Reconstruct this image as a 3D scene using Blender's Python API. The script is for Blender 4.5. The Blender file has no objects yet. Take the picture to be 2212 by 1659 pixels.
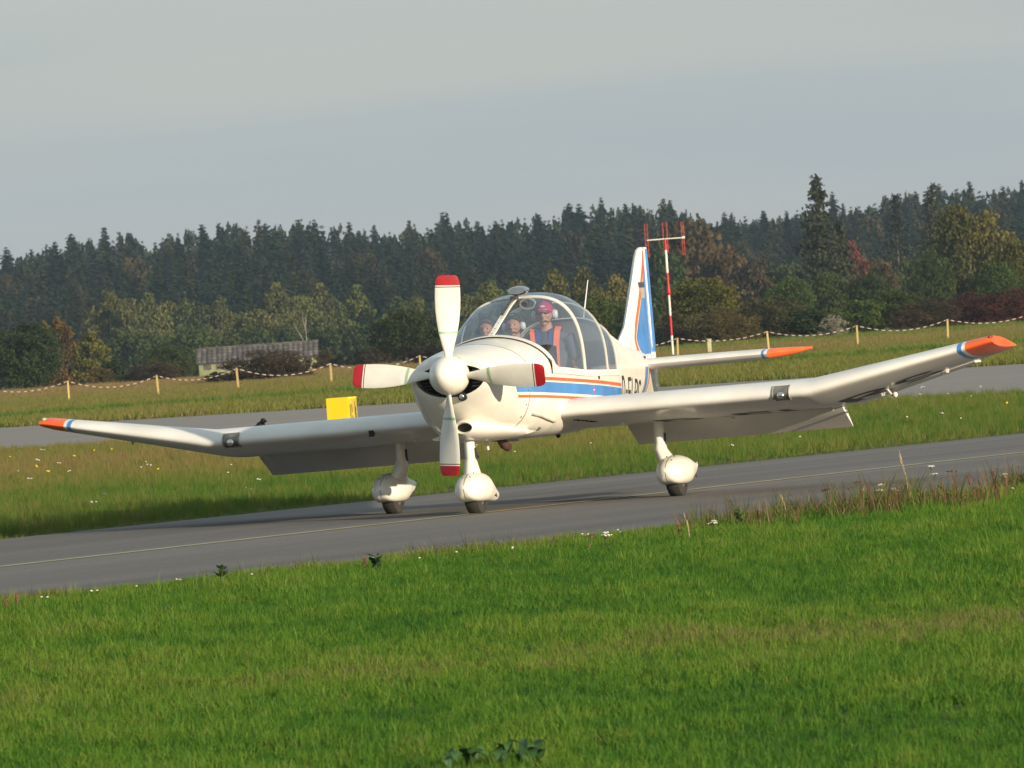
import bpy, bmesh, math, random
import numpy as np
from mathutils import Vector, Matrix

random.seed(7)
rng = np.random.RandomState(11)
PI = math.pi
SC = bpy.context.scene
COL = SC.collection

# ------------------------------------------------------------------ camera, sky, sun, exposure
CAM_H, CAM_ROLL, CAM_PITCH = 1.5288, 0.0699, 0.0072
_f = Vector((0, math.cos(CAM_PITCH), -math.sin(CAM_PITCH)))
_r = Vector((1, 0, 0)); _u = _r.cross(_f)
_c, _s = math.cos(CAM_ROLL), math.sin(CAM_ROLL)
_r2 = _c * _r - _s * _u; _u2 = _s * _r + _c * _u
cd = bpy.data.cameras.new('camera'); cam = bpy.data.objects.new('camera', cd); COL.objects.link(cam)
M = Matrix.Identity(4)
for i in range(3):
    M[i][0] = _r2[i]; M[i][1] = _u2[i]; M[i][2] = -_f[i]
M[0][3], M[1][3], M[2][3] = 0, 0, CAM_H
cam.matrix_world = M
cd.sensor_width = 36; cd.sensor_fit = 'HORIZONTAL'; cd.lens = 36 * 15300 / 2212
cd.clip_start = 0.5; cd.clip_end = 12000
cd.dof.use_dof = True; cd.dof.focus_distance = 60.5; cd.dof.aperture_fstop = 20
SC.camera = cam

SUN_AZ, SUN_EL = math.radians(136), math.radians(12.3)     # azimuth clockwise from +Y
sun_dir = Vector((math.sin(SUN_AZ) * math.cos(SUN_EL), math.cos(SUN_AZ) * math.cos(SUN_EL), math.sin(SUN_EL)))
w = bpy.data.worlds.new('World'); SC.world = w; w.use_nodes = True
nt = w.node_tree; N = nt.nodes; Lk = nt.links
for n in list(N): N.remove(n)
out = N.new('ShaderNodeOutputWorld'); bg = N.new('ShaderNodeBackground')
sky = N.new('ShaderNodeTexSky'); sky.sky_type = 'NISHITA'; sky.sun_disc = False
sky.sun_elevation = SUN_EL; sky.sun_rotation = SUN_AZ; sky.air_density = 1.0; sky.dust_density = 2.5; sky.ozone_density = 1.0
tc = N.new('ShaderNodeTexCoord')
sep = N.new('ShaderNodeSeparateXYZ'); Lk.new(tc.outputs['Generated'], sep.inputs[0])
mp = N.new('ShaderNodeMapping'); mp.inputs['Scale'].default_value = (5, 5, 55)
Lk.new(tc.outputs['Generated'], mp.inputs[0])
nz = N.new('ShaderNodeTexNoise'); nz.inputs['Scale'].default_value = 1.3; nz.inputs['Detail'].default_value = 3; nz.inputs['Roughness'].default_value = 0.45
Lk.new(mp.outputs[0], nz.inputs['Vector'])
# thin even veil of high cloud whose tone drifts from warm to cool grey
vr = N.new('ShaderNodeValToRGB'); vr.color_ramp.elements[0].position = 0.36; vr.color_ramp.elements[0].color = (4.35, 4.76, 5.08, 1)
vr.color_ramp.elements[1].position = 0.66; vr.color_ramp.elements[1].color = (4.95, 5.06, 5.05, 1)
Lk.new(nz.outputs['Fac'], vr.inputs[0])
er = N.new('ShaderNodeValToRGB'); ee = er.color_ramp.elements
ee[0].position = 0.0; ee[0].color = (.82, .87, .91, 1); ee[1].position = 1.0; ee[1].color = (.86, .96, 1.0, 1)
for ps, c_ in ((.12, (.88, .92, .94)), (.26, (.94, .96, .94)), (.50, (.92, .98, .96))): q_ = ee.new(ps); q_.color = (*c_, 1)
ms_ = N.new('ShaderNodeMath'); ms_.operation = 'MULTIPLY'; ms_.inputs[1].default_value = 7.0; Lk.new(sep.outputs['Z'], ms_.inputs[0]); Lk.new(ms_.outputs[0], er.inputs[0])
mg = N.new('ShaderNodeMix'); mg.data_type = 'RGBA'; mg.blend_type = 'MULTIPLY'; mg.inputs['Factor'].default_value = 1.0; Lk.new(vr.outputs[0], mg.inputs['A']); Lk.new(er.outputs[0], mg.inputs['B'])
mx = N.new('ShaderNodeMix'); mx.data_type = 'RGBA'; mx.inputs['Factor'].default_value = 0.80
Lk.new(sky.outputs[0], mx.inputs['A']); Lk.new(mg.outputs['Result'], mx.inputs['B'])
Lk.new(mx.outputs['Result'], bg.inputs['Color']); bg.inputs['Strength'].default_value = 0.09
Lk.new(bg.outputs[0], out.inputs[0])

sl = bpy.data.lights.new('sun', 'SUN'); sl.energy = 5.0; sl.angle = math.radians(0.6); sl.color = (1.0, 0.84, 0.62)
so = bpy.data.objects.new('sun', sl); COL.objects.link(so)
so.rotation_euler = sun_dir.to_track_quat('Z', 'Y').to_euler(); so.location = (60, -30, 40)

SC.view_settings.view_transform = 'Standard'; SC.view_settings.look = 'None'
SC.view_settings.exposure = 0.42; SC.view_settings.gamma = 1; SC.view_settings.use_curve_mapping = False
SC.render.engine = 'CYCLES'
SC.cycles.max_bounces = 8; SC.cycles.transparent_max_bounces = 16; SC.cycles.volume_bounces = 1
SC.cycles.use_denoising = True; SC.cycles.caustics_reflective = False; SC.cycles.caustics_refractive = False

# ------------------------------------------------------------------ helpers
def tag(o, label=None, cat=None, group=None, kind=None):
    if label: o['label'] = label
    if cat: o['category'] = cat
    if group: o['group'] = group
    if kind: o['kind'] = kind
    return o

def empty(name, loc=(0, 0, 0), rz=0.0):
    o = bpy.data.objects.new(name, None); COL.objects.link(o); o.location = loc; o.rotation_euler = (0, 0, rz)
    o.empty_display_size = 0.2
    return o

def mesh(name, V, F, mat=None, parent=None, smooth=True, sharp=None, mats=None, midx=None):
    me = bpy.data.meshes.new(name)
    V = np.asarray(V, float).reshape(-1, 3)
    me.from_pydata(V.tolist(), [], [tuple(int(i) for i in f) for f in F])
    if mats:
        for m in mats: me.materials.append(m)
        if midx is not None: me.polygons.foreach_set('material_index', np.asarray(midx, np.int32))
    elif mat: me.materials.append(mat)
    if smooth:
        me.polygons.foreach_set('use_smooth', [True] * len(me.polygons))
        me.set_sharp_from_angle(angle=math.radians(sharp if sharp else 40))
    me.update()
    o = bpy.data.objects.new(name, me); COL.objects.link(o)
    if parent: o.parent = parent
    return o

def mesh_fast(name, V, Q, mat, parent=None, smooth=False):
    """V (n,3), Q (m,k) equal-sided faces"""
    me = bpy.data.meshes.new(name); V = np.ascontiguousarray(V, np.float32); Q = np.ascontiguousarray(Q, np.int32)
    m, k = Q.shape
    me.vertices.add(len(V)); me.vertices.foreach_set('co', V.ravel())
    me.loops.add(m * k); me.loops.foreach_set('vertex_index', Q.ravel())
    me.polygons.add(m); me.polygons.foreach_set('loop_start', np.arange(0, m * k, k, dtype=np.int32))
    me.polygons.foreach_set('loop_total', np.full(m, k, np.int32))
    if smooth: me.polygons.foreach_set('use_smooth', np.ones(m, bool))
    me.materials.append(mat); me.update(calc_edges=True); me.validate()
    o = bpy.data.objects.new(name, me); COL.objects.link(o)
    if parent: o.parent = parent
    return o

class MB:
    """collects simple shapes into one mesh"""
    def __init__(s): s.V = []; s.F = []; s.m = []
    def add(s, V, F, mi=0):
        n = len(s.V); s.V += [tuple(map(float, v)) for v in V]; s.F += [tuple(i + n for i in f) for f in F]; s.m += [mi] * len(F); return s
    def box(s, c, d, rz=0, ry=0, rx=0, mi=0):
        R = Matrix.Rotation(rz, 3, 'Z') @ Matrix.Rotation(ry, 3, 'Y') @ Matrix.Rotation(rx, 3, 'X')
        V = [tuple(Vector(c) + R @ Vector((x * d[0] / 2, y * d[1] / 2, z * d[2] / 2))) for x in (-1, 1) for y in (-1, 1) for z in (-1, 1)]
        return s.add(V, [(0, 1, 3, 2), (4, 6, 7, 5), (0, 4, 5, 1), (2, 3, 7, 6), (0, 2, 6, 4), (1, 5, 7, 3)], mi)
    def tube(s, P, R, n=8, mi=0, cap=True):
        P = [Vector(p) for p in P]
        if not hasattr(R, '__len__'): R = [R] * len(P)
        V = []; F = []
        for i, p in enumerate(P):
            t = (P[min(i + 1, len(P) - 1)] - P[max(i - 1, 0)]).normalized()
            a = t.cross(Vector((0.13, 0.31, 1)) if abs(t.z) < .95 else Vector((1, .1, 0))).normalized(); b = t.cross(a)
            for k in range(n):
                g = 2 * PI * k / n; V.append(p + (a * math.cos(g) + b * math.sin(g)) * R[i])
        for i in range(len(P) - 1):
            for k in range(n):
                F.append((i * n + k, i * n + (k + 1) % n, (i + 1) * n + (k + 1) % n, (i + 1) * n + k))
        if cap:
            F.append(tuple(range(n - 1, -1, -1))); F.append(tuple((len(P) - 1) * n + k for k in range(n)))
        return s.add(V, F, mi)
    def rings(s, rings, cap0=True, cap1=True, mi=0, closed=True):
        n = len(rings[0]); V = [p for r in rings for p in r]; F = []
        for i in range(len(rings) - 1):
            for k in range(n if closed else n - 1):
                F.append((i * n + k, i * n + (k + 1) % n, (i + 1) * n + (k + 1) % n, (i + 1) * n + k))
        if closed and cap0: F.append(tuple(range(n - 1, -1, -1)))
        if closed and cap1: F.append(tuple((len(rings) - 1) * n + k for k in range(n)))
        return s.add(V, F, mi)
    def ell(s, c, r, n=16, m=10, mi=0):
        rr = []
        for i in range(1, m):
            a = PI * i / m
            rr.append([(c[0] + r[0] * math.sin(a) * math.cos(2 * PI * k / n), c[1] + r[1] * math.sin(a) * math.sin(2 * PI * k / n), c[2] - r[2] * math.cos(a)) for k in range(n)])
        return s.rings(rr, mi=mi)
    def build(s, name, mat=None, parent=None, smooth=True, sharp=None, mats=None):
        return mesh(name, s.V, s.F, mat, parent, smooth, sharp, mats, s.m if mats else None)

def fix_normals(o):
    bm = bmesh.new(); bm.from_mesh(o.data); bmesh.ops.recalc_face_normals(bm, faces=bm.faces); bm.to_mesh(o.data); bm.free(); o.data.update()
    return o

# ------------------------------------------------------------------ materials
def mat_new(name):
    m = bpy.data.materials.new(name); m.use_nodes = True; n = m.node_tree.nodes; return m, n, m.node_tree.links, n['Principled BSDF']

def noise_mat(name, c1, c2, scale=5, rough=.5, detail=4, coat=0, metal=0, bump=0, bscale=None, lo=.35, hi=.65, coord='Object', spec=None, stretch=None):
    m, n, l, p = mat_new(name)
    t = n.new('ShaderNodeTexCoord'); z = n.new('ShaderNodeTexNoise'); z.inputs['Scale'].default_value = scale; z.inputs['Detail'].default_value = detail
    src = t.outputs[coord]
    if stretch:
        mp = n.new('ShaderNodeMapping'); mp.inputs['Scale'].default_value = stretch; l.new(src, mp.inputs[0]); src = mp.outputs[0]
    l.new(src, z.inputs['Vector'])
    r = n.new('ShaderNodeValToRGB'); r.color_ramp.elements[0].position = lo; r.color_ramp.elements[1].position = hi
    r.color_ramp.elements[0].color = (*c1, 1); r.color_ramp.elements[1].color = (*c2, 1)
    l.new(z.outputs['Fac'], r.inputs[0]); l.new(r.outputs[0], p.inputs['Base Color'])
    p.inputs['Roughness'].default_value = rough; p.inputs['Metallic'].default_value = metal
    if coat: p.inputs['Coat Weight'].default_value = coat; p.inputs['Coat Roughness'].default_value = .08
    if spec is not None: p.inputs['Specular IOR Level'].default_value = spec
    if bump:
        z2 = n.new('ShaderNodeTexNoise'); z2.inputs['Scale'].default_value = bscale or scale * 4; z2.inputs['Detail'].default_value = 3; l.new(src, z2.inputs['Vector'])
        b = n.new('ShaderNodeBump'); b.inputs['Strength'].default_value = bump; b.inputs['Distance'].default_value = .02
        l.new(z2.outputs['Fac'], b.inputs['Height']); l.new(b.outputs[0], p.inputs['Normal'])
    return m

WHITE = noise_mat('white_paint', (.70, .675, .60), (.80, .775, .70), 3.0, .38, coat=.35, bump=.05, bscale=2.2)
WINGW = noise_mat('wing_paint', (.66, .65, .61), (.79, .775, .73), 2.0, .40, coat=.3, bump=.10, bscale=3.5)
DIRTY = noise_mat('worn_white_paint', (.34, .31, .25), (.78, .75, .66), 9, .5, lo=.30, hi=.42, coat=.1)
ORANGE = noise_mat('orange_paint', (.78, .10, .015), (.86, .14, .025), 5, .4, coat=.25)
BLUE = noise_mat('blue_paint', (.05, .19, .50), (.07, .25, .60), 4, .4, coat=.3)
RED = noise_mat('red_tip_paint', (.30, .006, .012), (.42, .012, .02), 7, .4, coat=.2)
DKRED = noise_mat('dark_red_line', (.10, .012, .012), (.13, .02, .02), 7, .4)
BLADE = noise_mat('blade_paint', (.64, .63, .57), (.74, .73, .67), 6, .38, coat=.3)
BLACK = noise_mat('black_letter_paint', (.02, .018, .016), (.035, .03, .028), 20, .5)
RUBBER = noise_mat('tyre_rubber', (.022, .021, .02), (.04, .038, .035), 12, .8, bump=.2, bscale=60)
DARKIN = noise_mat('dark_cavity', (.008, .008, .007), (.02, .018, .015), 10, .8)
CABIN = noise_mat('cabin_trim', (.10, .10, .10), (.15, .145, .14), 6, .8)
SEATM = noise_mat('seat_cloth', (.03, .035, .045), (.05, .055, .07), 12, .9)
CHROME = noise_mat('chrome', (.6, .6, .6), (.75, .75, .75), 8, .12, metal=1)
METAL = noise_mat('bare_metal', (.25, .25, .24), (.4, .4, .38), 14, .4, metal=.8)
EXH = noise_mat('rusty_exhaust', (.04, .018, .013), (.09, .04, .028), 14, .7)
DECAL = noise_mat('green_decal', (.25, .42, .25), (.35, .5, .33), 8, .4)
SKIN = noise_mat('skin', (.42, .20, .13), (.52, .27, .18), 9, .55)
HAIRD = noise_mat('dark_hair', (.018, .013, .012), (.05, .035, .03), 40, .6)
HAIRB = noise_mat('brown_hair', (.07, .035, .025), (.14, .07, .05), 40, .6)
CAPM = noise_mat('magenta_cap', (.42, .010, .11), (.52, .02, .14), 12, .8)
SHIRT = noise_mat('grey_shirt', (.08, .095, .125), (.11, .125, .16), 10, .9)
DKSHIRT = noise_mat('dark_shirt', (.03, .03, .04), (.05, .05, .06), 10, .9)
HIVIS = noise_mat('orange_vest', (.95, .16, .08), (1.0, .22, .12), 10, .8)
VESTB = noise_mat('blue_vest', (.03, .06, .20), (.05, .09, .27), 10, .8)
HEADSET = noise_mat('headset_white', (.68, .68, .66), (.8, .8, .78), 10, .4)
GREYPL = noise_mat('grey_plastic', (.03, .03, .035), (.06, .06, .06), 10, .5)

def glass_mat():
    m = bpy.data.materials.new('canopy_glass'); m.use_nodes = True; n = m.node_tree.nodes; l = m.node_tree.links
    for x in list(n): n.remove(x)
    o = n.new('ShaderNodeOutputMaterial'); tr = n.new('ShaderNodeBsdfTransparent'); tr.inputs[0].default_value = (.78, .83, .88, 1)
    gl = n.new('ShaderNodeBsdfGlossy'); gl.inputs['Roughness'].default_value = .04; gl.inputs[0].default_value = (.9, .95, 1, 1)
    df = n.new('ShaderNodeBsdfDiffuse'); df.inputs[0].default_value = (.38, .44, .54, 1)
    g = n.new('ShaderNodeNewGeometry'); dt = n.new('ShaderNodeVectorMath'); dt.operation = 'DOT_PRODUCT'; l.new(g.outputs['Normal'], dt.inputs[0]); l.new(g.outputs['Incoming'], dt.inputs[1])
    ab = n.new('ShaderNodeMath'); ab.operation = 'ABSOLUTE'; l.new(dt.outputs['Value'], ab.inputs[0]); iv = n.new('ShaderNodeMath'); iv.operation = 'SUBTRACT'; iv.inputs[0].default_value = 1; l.new(ab.outputs[0], iv.inputs[1])
    pw = n.new('ShaderNodeMath'); pw.operation = 'POWER'; l.new(iv.outputs[0], pw.inputs[0]); pw.inputs[1].default_value = 4; fr = n.new('ShaderNodeMath'); fr.operation = 'MULTIPLY_ADD'; l.new(pw.outputs[0], fr.inputs[0]); fr.inputs[1].default_value = .75; fr.inputs[2].default_value = .06
    mx1 = n.new('ShaderNodeMixShader'); l.new(fr.outputs[0], mx1.inputs[0]); l.new(tr.outputs[0], mx1.inputs[1]); l.new(gl.outputs[0], mx1.inputs[2])
    mx2 = n.new('ShaderNodeMixShader'); mx2.inputs[0].default_value = .09; l.new(mx1.outputs[0], mx2.inputs[1]); l.new(df.outputs[0], mx2.inputs[2])
    l.new(mx2.outputs[0], o.inputs[0]); return m
GLASS = glass_mat()

# ------------------------------------------------------------------ terrain
def tz(x, y):
    g = float(np.interp(y, (-2000, 430, 500, 600, 800, 950, 1300, 1500, 3000), (0, 0, -.45, -1.5, -1.5, 0, 8, 10, 14)))
    return g

def tz_old(y): return float(np.interp(y, (0, 340, 420, 560, 800, 950), (0, 0, -.7, -1.5, -1.5, 0)))

def ground_mat():
    m, n, l, p = mat_new('ground_soil_and_grass'); g = n.new('ShaderNodeNewGeometry')
    z = n.new('ShaderNodeTexNoise'); z.inputs['Scale'].default_value = .35; z.inputs['Detail'].default_value = 6; l.new(g.outputs['Position'], z.inputs['Vector'])
    mp = n.new('ShaderNodeMapping'); mp.inputs['Scale'].default_value = (.25, .03, 1); l.new(g.outputs['Position'], mp.inputs[0])
    z2 = n.new('ShaderNodeTexNoise'); z2.inputs['Scale'].default_value = 1.0; z2.inputs['Detail'].default_value = 4; l.new(mp.outputs[0], z2.inputs['Vector'])
    r = n.new('ShaderNodeValToRGB'); r.color_ramp.elements[0].color = (.035, .060, .012, 1); r.color_ramp.elements[1].color = (.085, .095, .025, 1)
    l.new(z.outputs['Fac'], r.inputs[0])
    sx = n.new('ShaderNodeSeparateXYZ'); l.new(g.outputs['Position'], sx.inputs[0])
    mr = n.new('ShaderNodeMapRange'); mr.inputs[1].default_value = 330; mr.inputs[2].default_value = 370; l.new(sx.outputs['Y'], mr.inputs[0])
    r2 = n.new('ShaderNodeValToRGB'); r2.color_ramp.elements[0].position = .35; r2.color_ramp.elements[0].color = (.19, .16, .085, 1); r2.color_ramp.elements[1].position = .62; r2.color_ramp.elements[1].color = (.10, .13, .04, 1)
    l.new(z2.outputs['Fac'], r2.inputs[0])
    mx = n.new('ShaderNodeMix'); mx.data_type = 'RGBA'; l.new(mr.outputs[0], mx.inputs['Factor']); l.new(r.outputs[0], mx.inputs['A']); l.new(r2.outputs[0], mx.inputs['B'])
    l.new(mx.outputs['Result'], p.inputs['Base Color']); p.inputs['Roughness'].default_value = .95; p.inputs['Specular IOR Level'].default_value = .1
    return m

ys = [-300, 0, 20, 60, 120, 200, 300, 350, 430, 465, 500, 550, 600, 700, 800, 870, 950, 1050, 1150, 1300, 1500, 2200, 6000]
xs = [-3000, -800, -300, -150, -80, -40, 0, 40, 80, 150, 300, 800, 3000]
V = [(x, y, tz(x, y)) for y in ys for x in xs]; nx = len(xs)
F = [(j * nx + i, j * nx + i + 1, (j + 1) * nx + i + 1, (j + 1) * nx + i) for j in range(len(ys) - 1) for i in range(nx - 1)]
ground = tag(mesh('ground', V, F, ground_mat()), kind='structure')

def asphalt(name, c1, c2):
    m, n, l, p = mat_new(name); g = n.new('ShaderNodeNewGeometry')
    rot = n.new('ShaderNodeMapping'); rot.inputs['Rotation'].default_value = (0, 0, -math.radians(59)); l.new(g.outputs['Position'], rot.inputs[0])
    st = n.new('ShaderNodeMapping'); st.inputs['Scale'].default_value = (.03, .9, 1); l.new(rot.outputs[0], st.inputs[0])
    a = n.new('ShaderNodeTexNoise'); a.inputs['Scale'].default_value = 1.0; a.inputs['Detail'].default_value = 5; l.new(st.outputs[0], a.inputs['Vector'])
    b = n.new('ShaderNodeTexNoise'); b.inputs['Scale'].default_value = 45; b.inputs['Detail'].default_value = 3; l.new(g.outputs['Position'], b.inputs['Vector'])
    r = n.new('ShaderNodeValToRGB'); r.color_ramp.elements[0].position = .3; r.color_ramp.elements[1].position = .7
    r.color_ramp.elements[0].color = (*c1, 1); r.color_ramp.elements[1].color = (*c2, 1); l.new(a.outputs['Fac'], r.inputs[0])
    mx = n.new('ShaderNodeMix'); mx.data_type = 'RGBA'; mx.blend_type = 'MULTIPLY'; mx.inputs['Factor'].default_value = .55; l.new(r.outputs[0], mx.inputs['A'])
    r3 = n.new('ShaderNodeValToRGB'); r3.color_ramp.elements[0].position = .3; r3.color_ramp.elements[0].color = (.55, .55, .55, 1); r3.color_ramp.elements[1].position = .7; r3.color_ramp.elements[1].color = (1.25, 1.25, 1.25, 1)
    l.new(b.outputs['Fac'], r3.inputs[0]); l.new(r3.outputs[0], mx.inputs['B'])
    l.new(mx.outputs['Result'], p.inputs['Base Color']); p.inputs['Roughness'].default_value = .85; p.inputs['Specular IOR Level'].default_value = .3
    bp = n.new('ShaderNodeBump'); bp.inputs['Strength'].default_value = .25; bp.inputs['Distance'].default_value = .004; l.new(b.outputs['Fac'], bp.inputs['Height']); l.new(bp.outputs[0], p.inputs['Normal'])
    return m

def near_edge(x): return float(np.interp(x, (-60, -3.43, -.08, 3.5, 60), (-25, 46.1, 50.32, 54.9, 135)))
def far_edge(x): return float(np.interp(x, (-60, -4.65, 5.67, 60), (-22.7, 63.11, 79.11, 163)))
def mid_line(x): return 61.03 + 1.668 * x
def run_near(x): return 123.0 - 1.12 * x
def run_far(x): return float(np.interp(x, (-200, -13.24, -2.28, 11.66, 200), (372, 182.5, 171.3, 161.3, 26)))
# taxiway: ribbon built on x stations, edges slightly ragged
xsr = np.linspace(-40, 45, 341)
def ribbon(name, fa, fb, z, mat, xs, jit=0.0, thick=0):
    V = []; F = []
    for i, x in enumerate(xs):
        V += [(x, fa(x) + rng.uniform(-jit, jit), z), (x, fb(x) + rng.uniform(-jit, jit), z)]
        if i: F.append((2 * i - 2, 2 * i, 2 * i + 1, 2 * i - 1))
    return mesh(name, V, F, mat, smooth=False)
taxi = tag(ribbon('taxiway', near_edge, far_edge, .012, asphalt('taxiway_asphalt', (.115, .106, .100), (.190, .176, .163)), xsr, .05), kind='structure')
line_m = noise_mat('faded_yellow_line', (.30, .27, .11), (.46, .43, .24), 3, .7, coord='Object', lo=.3, hi=.7)
# painted centre line, a ribbon of constant width
dx, dy = 1 / math.hypot(1, 1.668), 1.668 / math.hypot(1, 1.668)
V = []; F = []
for i, t in enumerate(np.linspace(-40, 90, 120)):
    cx, cy = 0 + dx * t, 61.03 + dy * t
    for s in (-1, 1): V.append((cx - s * dy * .065, cy + s * dx * .065, .016))
    if i: F.append((2 * i - 2, 2 * i - 1, 2 * i + 1, 2 * i))
tag(mesh('taxiway_centre_line', V, F, line_m, smooth=False), kind='structure')
runway = tag(ribbon('runway', run_near, run_far, .010, asphalt('runway_concrete', (.225, .205, .185), (.27, .25, .225)), np.linspace(-120, 26, 147), .15), kind='structure')
white_line = noise_mat('runway_white_paint', (.3, .3, .29), (.7, .7, .68), 3, .7, lo=.4, hi=.6)
tag(ribbon('runway_edge_line', lambda x: run_near(x) + .25, lambda x: run_near(x) + .75, .014, white_line, np.linspace(-60, 26, 60)), kind='structure')

# ------------------------------------------------------------------ vegetation: stuff scattered as instances of its own tufts
def leaf_mat(name, stops, trans=.35, nscale=.5, vary=.3, attr=True, rough=.6, stretch=None):
    """stops: colours picked along the per-tuft tint; mixed with a world noise"""
    m = bpy.data.materials.new(name); m.use_nodes = True; n = m.node_tree.nodes; l = m.node_tree.links
    p = n['Principled BSDF']; o = n['Material Output']
    g = n.new('ShaderNodeNewGeometry'); z = n.new('ShaderNodeTexNoise'); z.inputs['Scale'].default_value = nscale; z.inputs['Detail'].default_value = 4
    src = g.outputs['Position']
    if stretch:
        mp = n.new('ShaderNodeMapping'); mp.inputs['Scale'].default_value = stretch; l.new(src, mp.inputs[0]); src = mp.outputs[0]
    l.new(src, z.inputs['Vector'])
    if attr:
        a = n.new('ShaderNodeAttribute'); a.attribute_type = 'INSTANCER'; a.attribute_name = 'tint'
        ad = n.new('ShaderNodeMath'); ad.operation = 'MULTIPLY_ADD'; l.new(z.outputs['Fac'], ad.inputs[0]); ad.inputs[1].default_value = vary * 2
        sb = n.new('ShaderNodeMath'); sb.operation = 'SUBTRACT'; l.new(a.outputs['Fac'], sb.inputs[0]); sb.inputs[1].default_value = vary
        l.new(sb.outputs[0], ad.inputs[2]); fac = ad.outputs[0]
    else: fac = z.outputs['Fac']
    r = n.new('ShaderNodeValToRGB'); e = r.color_ramp.elements
    while len(e) < len(stops): e.new(.5)
    for i, (ps, c) in enumerate(stops): e[i].position = ps; e[i].color = (*c, 1)
    l.new(fac, r.inputs[0]); l.new(r.outputs[0], p.inputs['Base Color']); p.inputs['Roughness'].default_value = rough; p.inputs['Specular IOR Level'].default_value = .25
    t = n.new('ShaderNodeBsdfTranslucent'); l.new(r.outputs[0], t.inputs[0]); ms = n.new('ShaderNodeMixShader'); ms.inputs[0].default_value = trans
    l.new(p.outputs[0], ms.inputs[1]); l.new(t.outputs[0], ms.inputs[2]); l.new(ms.outputs[0], o.inputs['Surface'])
    return m

def tuft(nb, h, rad, wdt, lean=.5, seed=0, seg=3):
    r = np.random.RandomState(seed); V = []; F = []
    for b in range(nb):
        a = r.uniform(0, 2 * PI); q = rad * math.sqrt(r.uniform()); x, y = q * math.cos(a), q * math.sin(a)
        d = r.uniform(0, 2 * PI); L = h * r.uniform(.55, 1.1); bend = lean * r.uniform(.1, 1.0); t = r.uniform(0, 2 * PI); n0 = len(V)
        for s in range(seg + 1):
            u = s / seg; out = bend * L * u * u; zz = L * (u - .25 * bend * u * u); ww = wdt * (1 - u ** 1.6) + .0003
            c = (x + math.cos(d) * out, y + math.sin(d) * out, zz)
            V += [(c[0] - math.cos(t) * ww / 2, c[1] - math.sin(t) * ww / 2, c[2]), (c[0] + math.cos(t) * ww / 2, c[1] + math.sin(t) * ww / 2, c[2])]
        for s in range(seg): F.append((n0 + 2 * s, n0 + 2 * s + 1, n0 + 2 * s + 3, n0 + 2 * s + 2))
    return V, F

_NG = {}
def scatter_group(nt_):
    if nt_ in _NG: return _NG[nt_]
    ng = bpy.data.node_groups.new('scatter_%d' % nt_, 'GeometryNodeTree')
    ng.interface.new_socket('Geometry', in_out='INPUT', socket_type='NodeSocketGeometry'); ng.interface.new_socket('Geometry', in_out='OUTPUT', socket_type='NodeSocketGeometry')
    n = ng.nodes; l = ng.links; gi = n.new('NodeGroupInput'); go = n.new('NodeGroupOutput')
    def named(nm, ty='INT'):
        a = n.new('GeometryNodeInputNamedAttribute'); a.data_type = ty; a.inputs['Name'].default_value = nm; return a.outputs['Attribute']
    def eq(k):
        c = n.new('FunctionNodeCompare'); c.data_type = 'INT'; c.operation = 'EQUAL'
        ins = [i for i in c.inputs if i.type == 'INT']; l.new(named('kind_id'), ins[0]); ins[1].default_value = k; return c.outputs[0]
    join = n.new('GeometryNodeGeometryToInstance')
    for k in range(nt_, 0, -1):
        s = n.new('GeometryNodeSeparateGeometry'); s.domain = 'POINT'; l.new(gi.outputs[0], s.inputs[0]); l.new(eq(k), s.inputs[1])
        l.new(s.outputs[0], join.inputs[0])
    s0 = n.new('GeometryNodeSeparateGeometry'); s0.domain = 'POINT'; l.new(gi.outputs[0], s0.inputs[0]); l.new(eq(0), s0.inputs[1])
    mp = n.new('GeometryNodeMeshToPoints'); l.new(s0.outputs[0], mp.inputs[0])
    io = n.new('GeometryNodeInstanceOnPoints'); l.new(mp.outputs[0], io.inputs['Points']); l.new(join.outputs[0], io.inputs['Instance'])
    io.inputs['Pick Instance'].default_value = True; l.new(named('pick'), io.inputs['Instance Index'])
    l.new(named('rot', 'FLOAT_VECTOR'), io.inputs['Rotation']); l.new(named('scl', 'FLOAT_VECTOR'), io.inputs['Scale'])
    l.new(io.outputs[0], go.inputs[0]); _NG[nt_] = ng; return ng

def scatter(name, P, tufts, mat, scl, tint, pick=None, rot=None, squash=None):
    n = len(P); K = len(tufts); V = [tuple(p) for p in P]; F = []; kind = [0] * n
    for k, (tv, tf) in enumerate(tufts):
        b = len(V); V += tv; F += [tuple(i + b for i in f) for f in tf]; kind += [k + 1] * len(tv)
    o = mesh(name, V, F, mat, smooth=False); me = o.data; tot = len(V)
    a = me.attributes.new('kind_id', 'INT', 'POINT'); a.data.foreach_set('value', np.array(kind, np.int32))
    pk = np.zeros(tot, np.int32); pk[:n] = pick if pick is not None else rng.randint(0, K, n); a = me.attributes.new('pick', 'INT', 'POINT'); a.data.foreach_set('value', pk)
    r = np.zeros((tot, 3), np.float32); r[:n, 2] = rng.uniform(0, 2 * PI, n); r[:n, 0] = rng.normal(0, .12, n)
    a = me.attributes.new('rot', 'FLOAT_VECTOR', 'POINT'); a.data.foreach_set('vector', r.ravel())
    s = np.zeros((tot, 3), np.float32); s[:n] = np.asarray(scl)[:, None] if np.ndim(scl) == 1 else scl
    a = me.attributes.new('scl', 'FLOAT_VECTOR', 'POINT'); a.data.foreach_set('vector', s.ravel())
    t = np.zeros(tot, np.float32); t[:n] = tint; a = me.attributes.new('tint', 'FLOAT', 'POINT'); a.data.foreach_set('value', t)
    md = o.modifiers.new('scatter', 'NODES'); md.node_group = scatter_group(K)
    return tag(o, kind='stuff')

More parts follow.
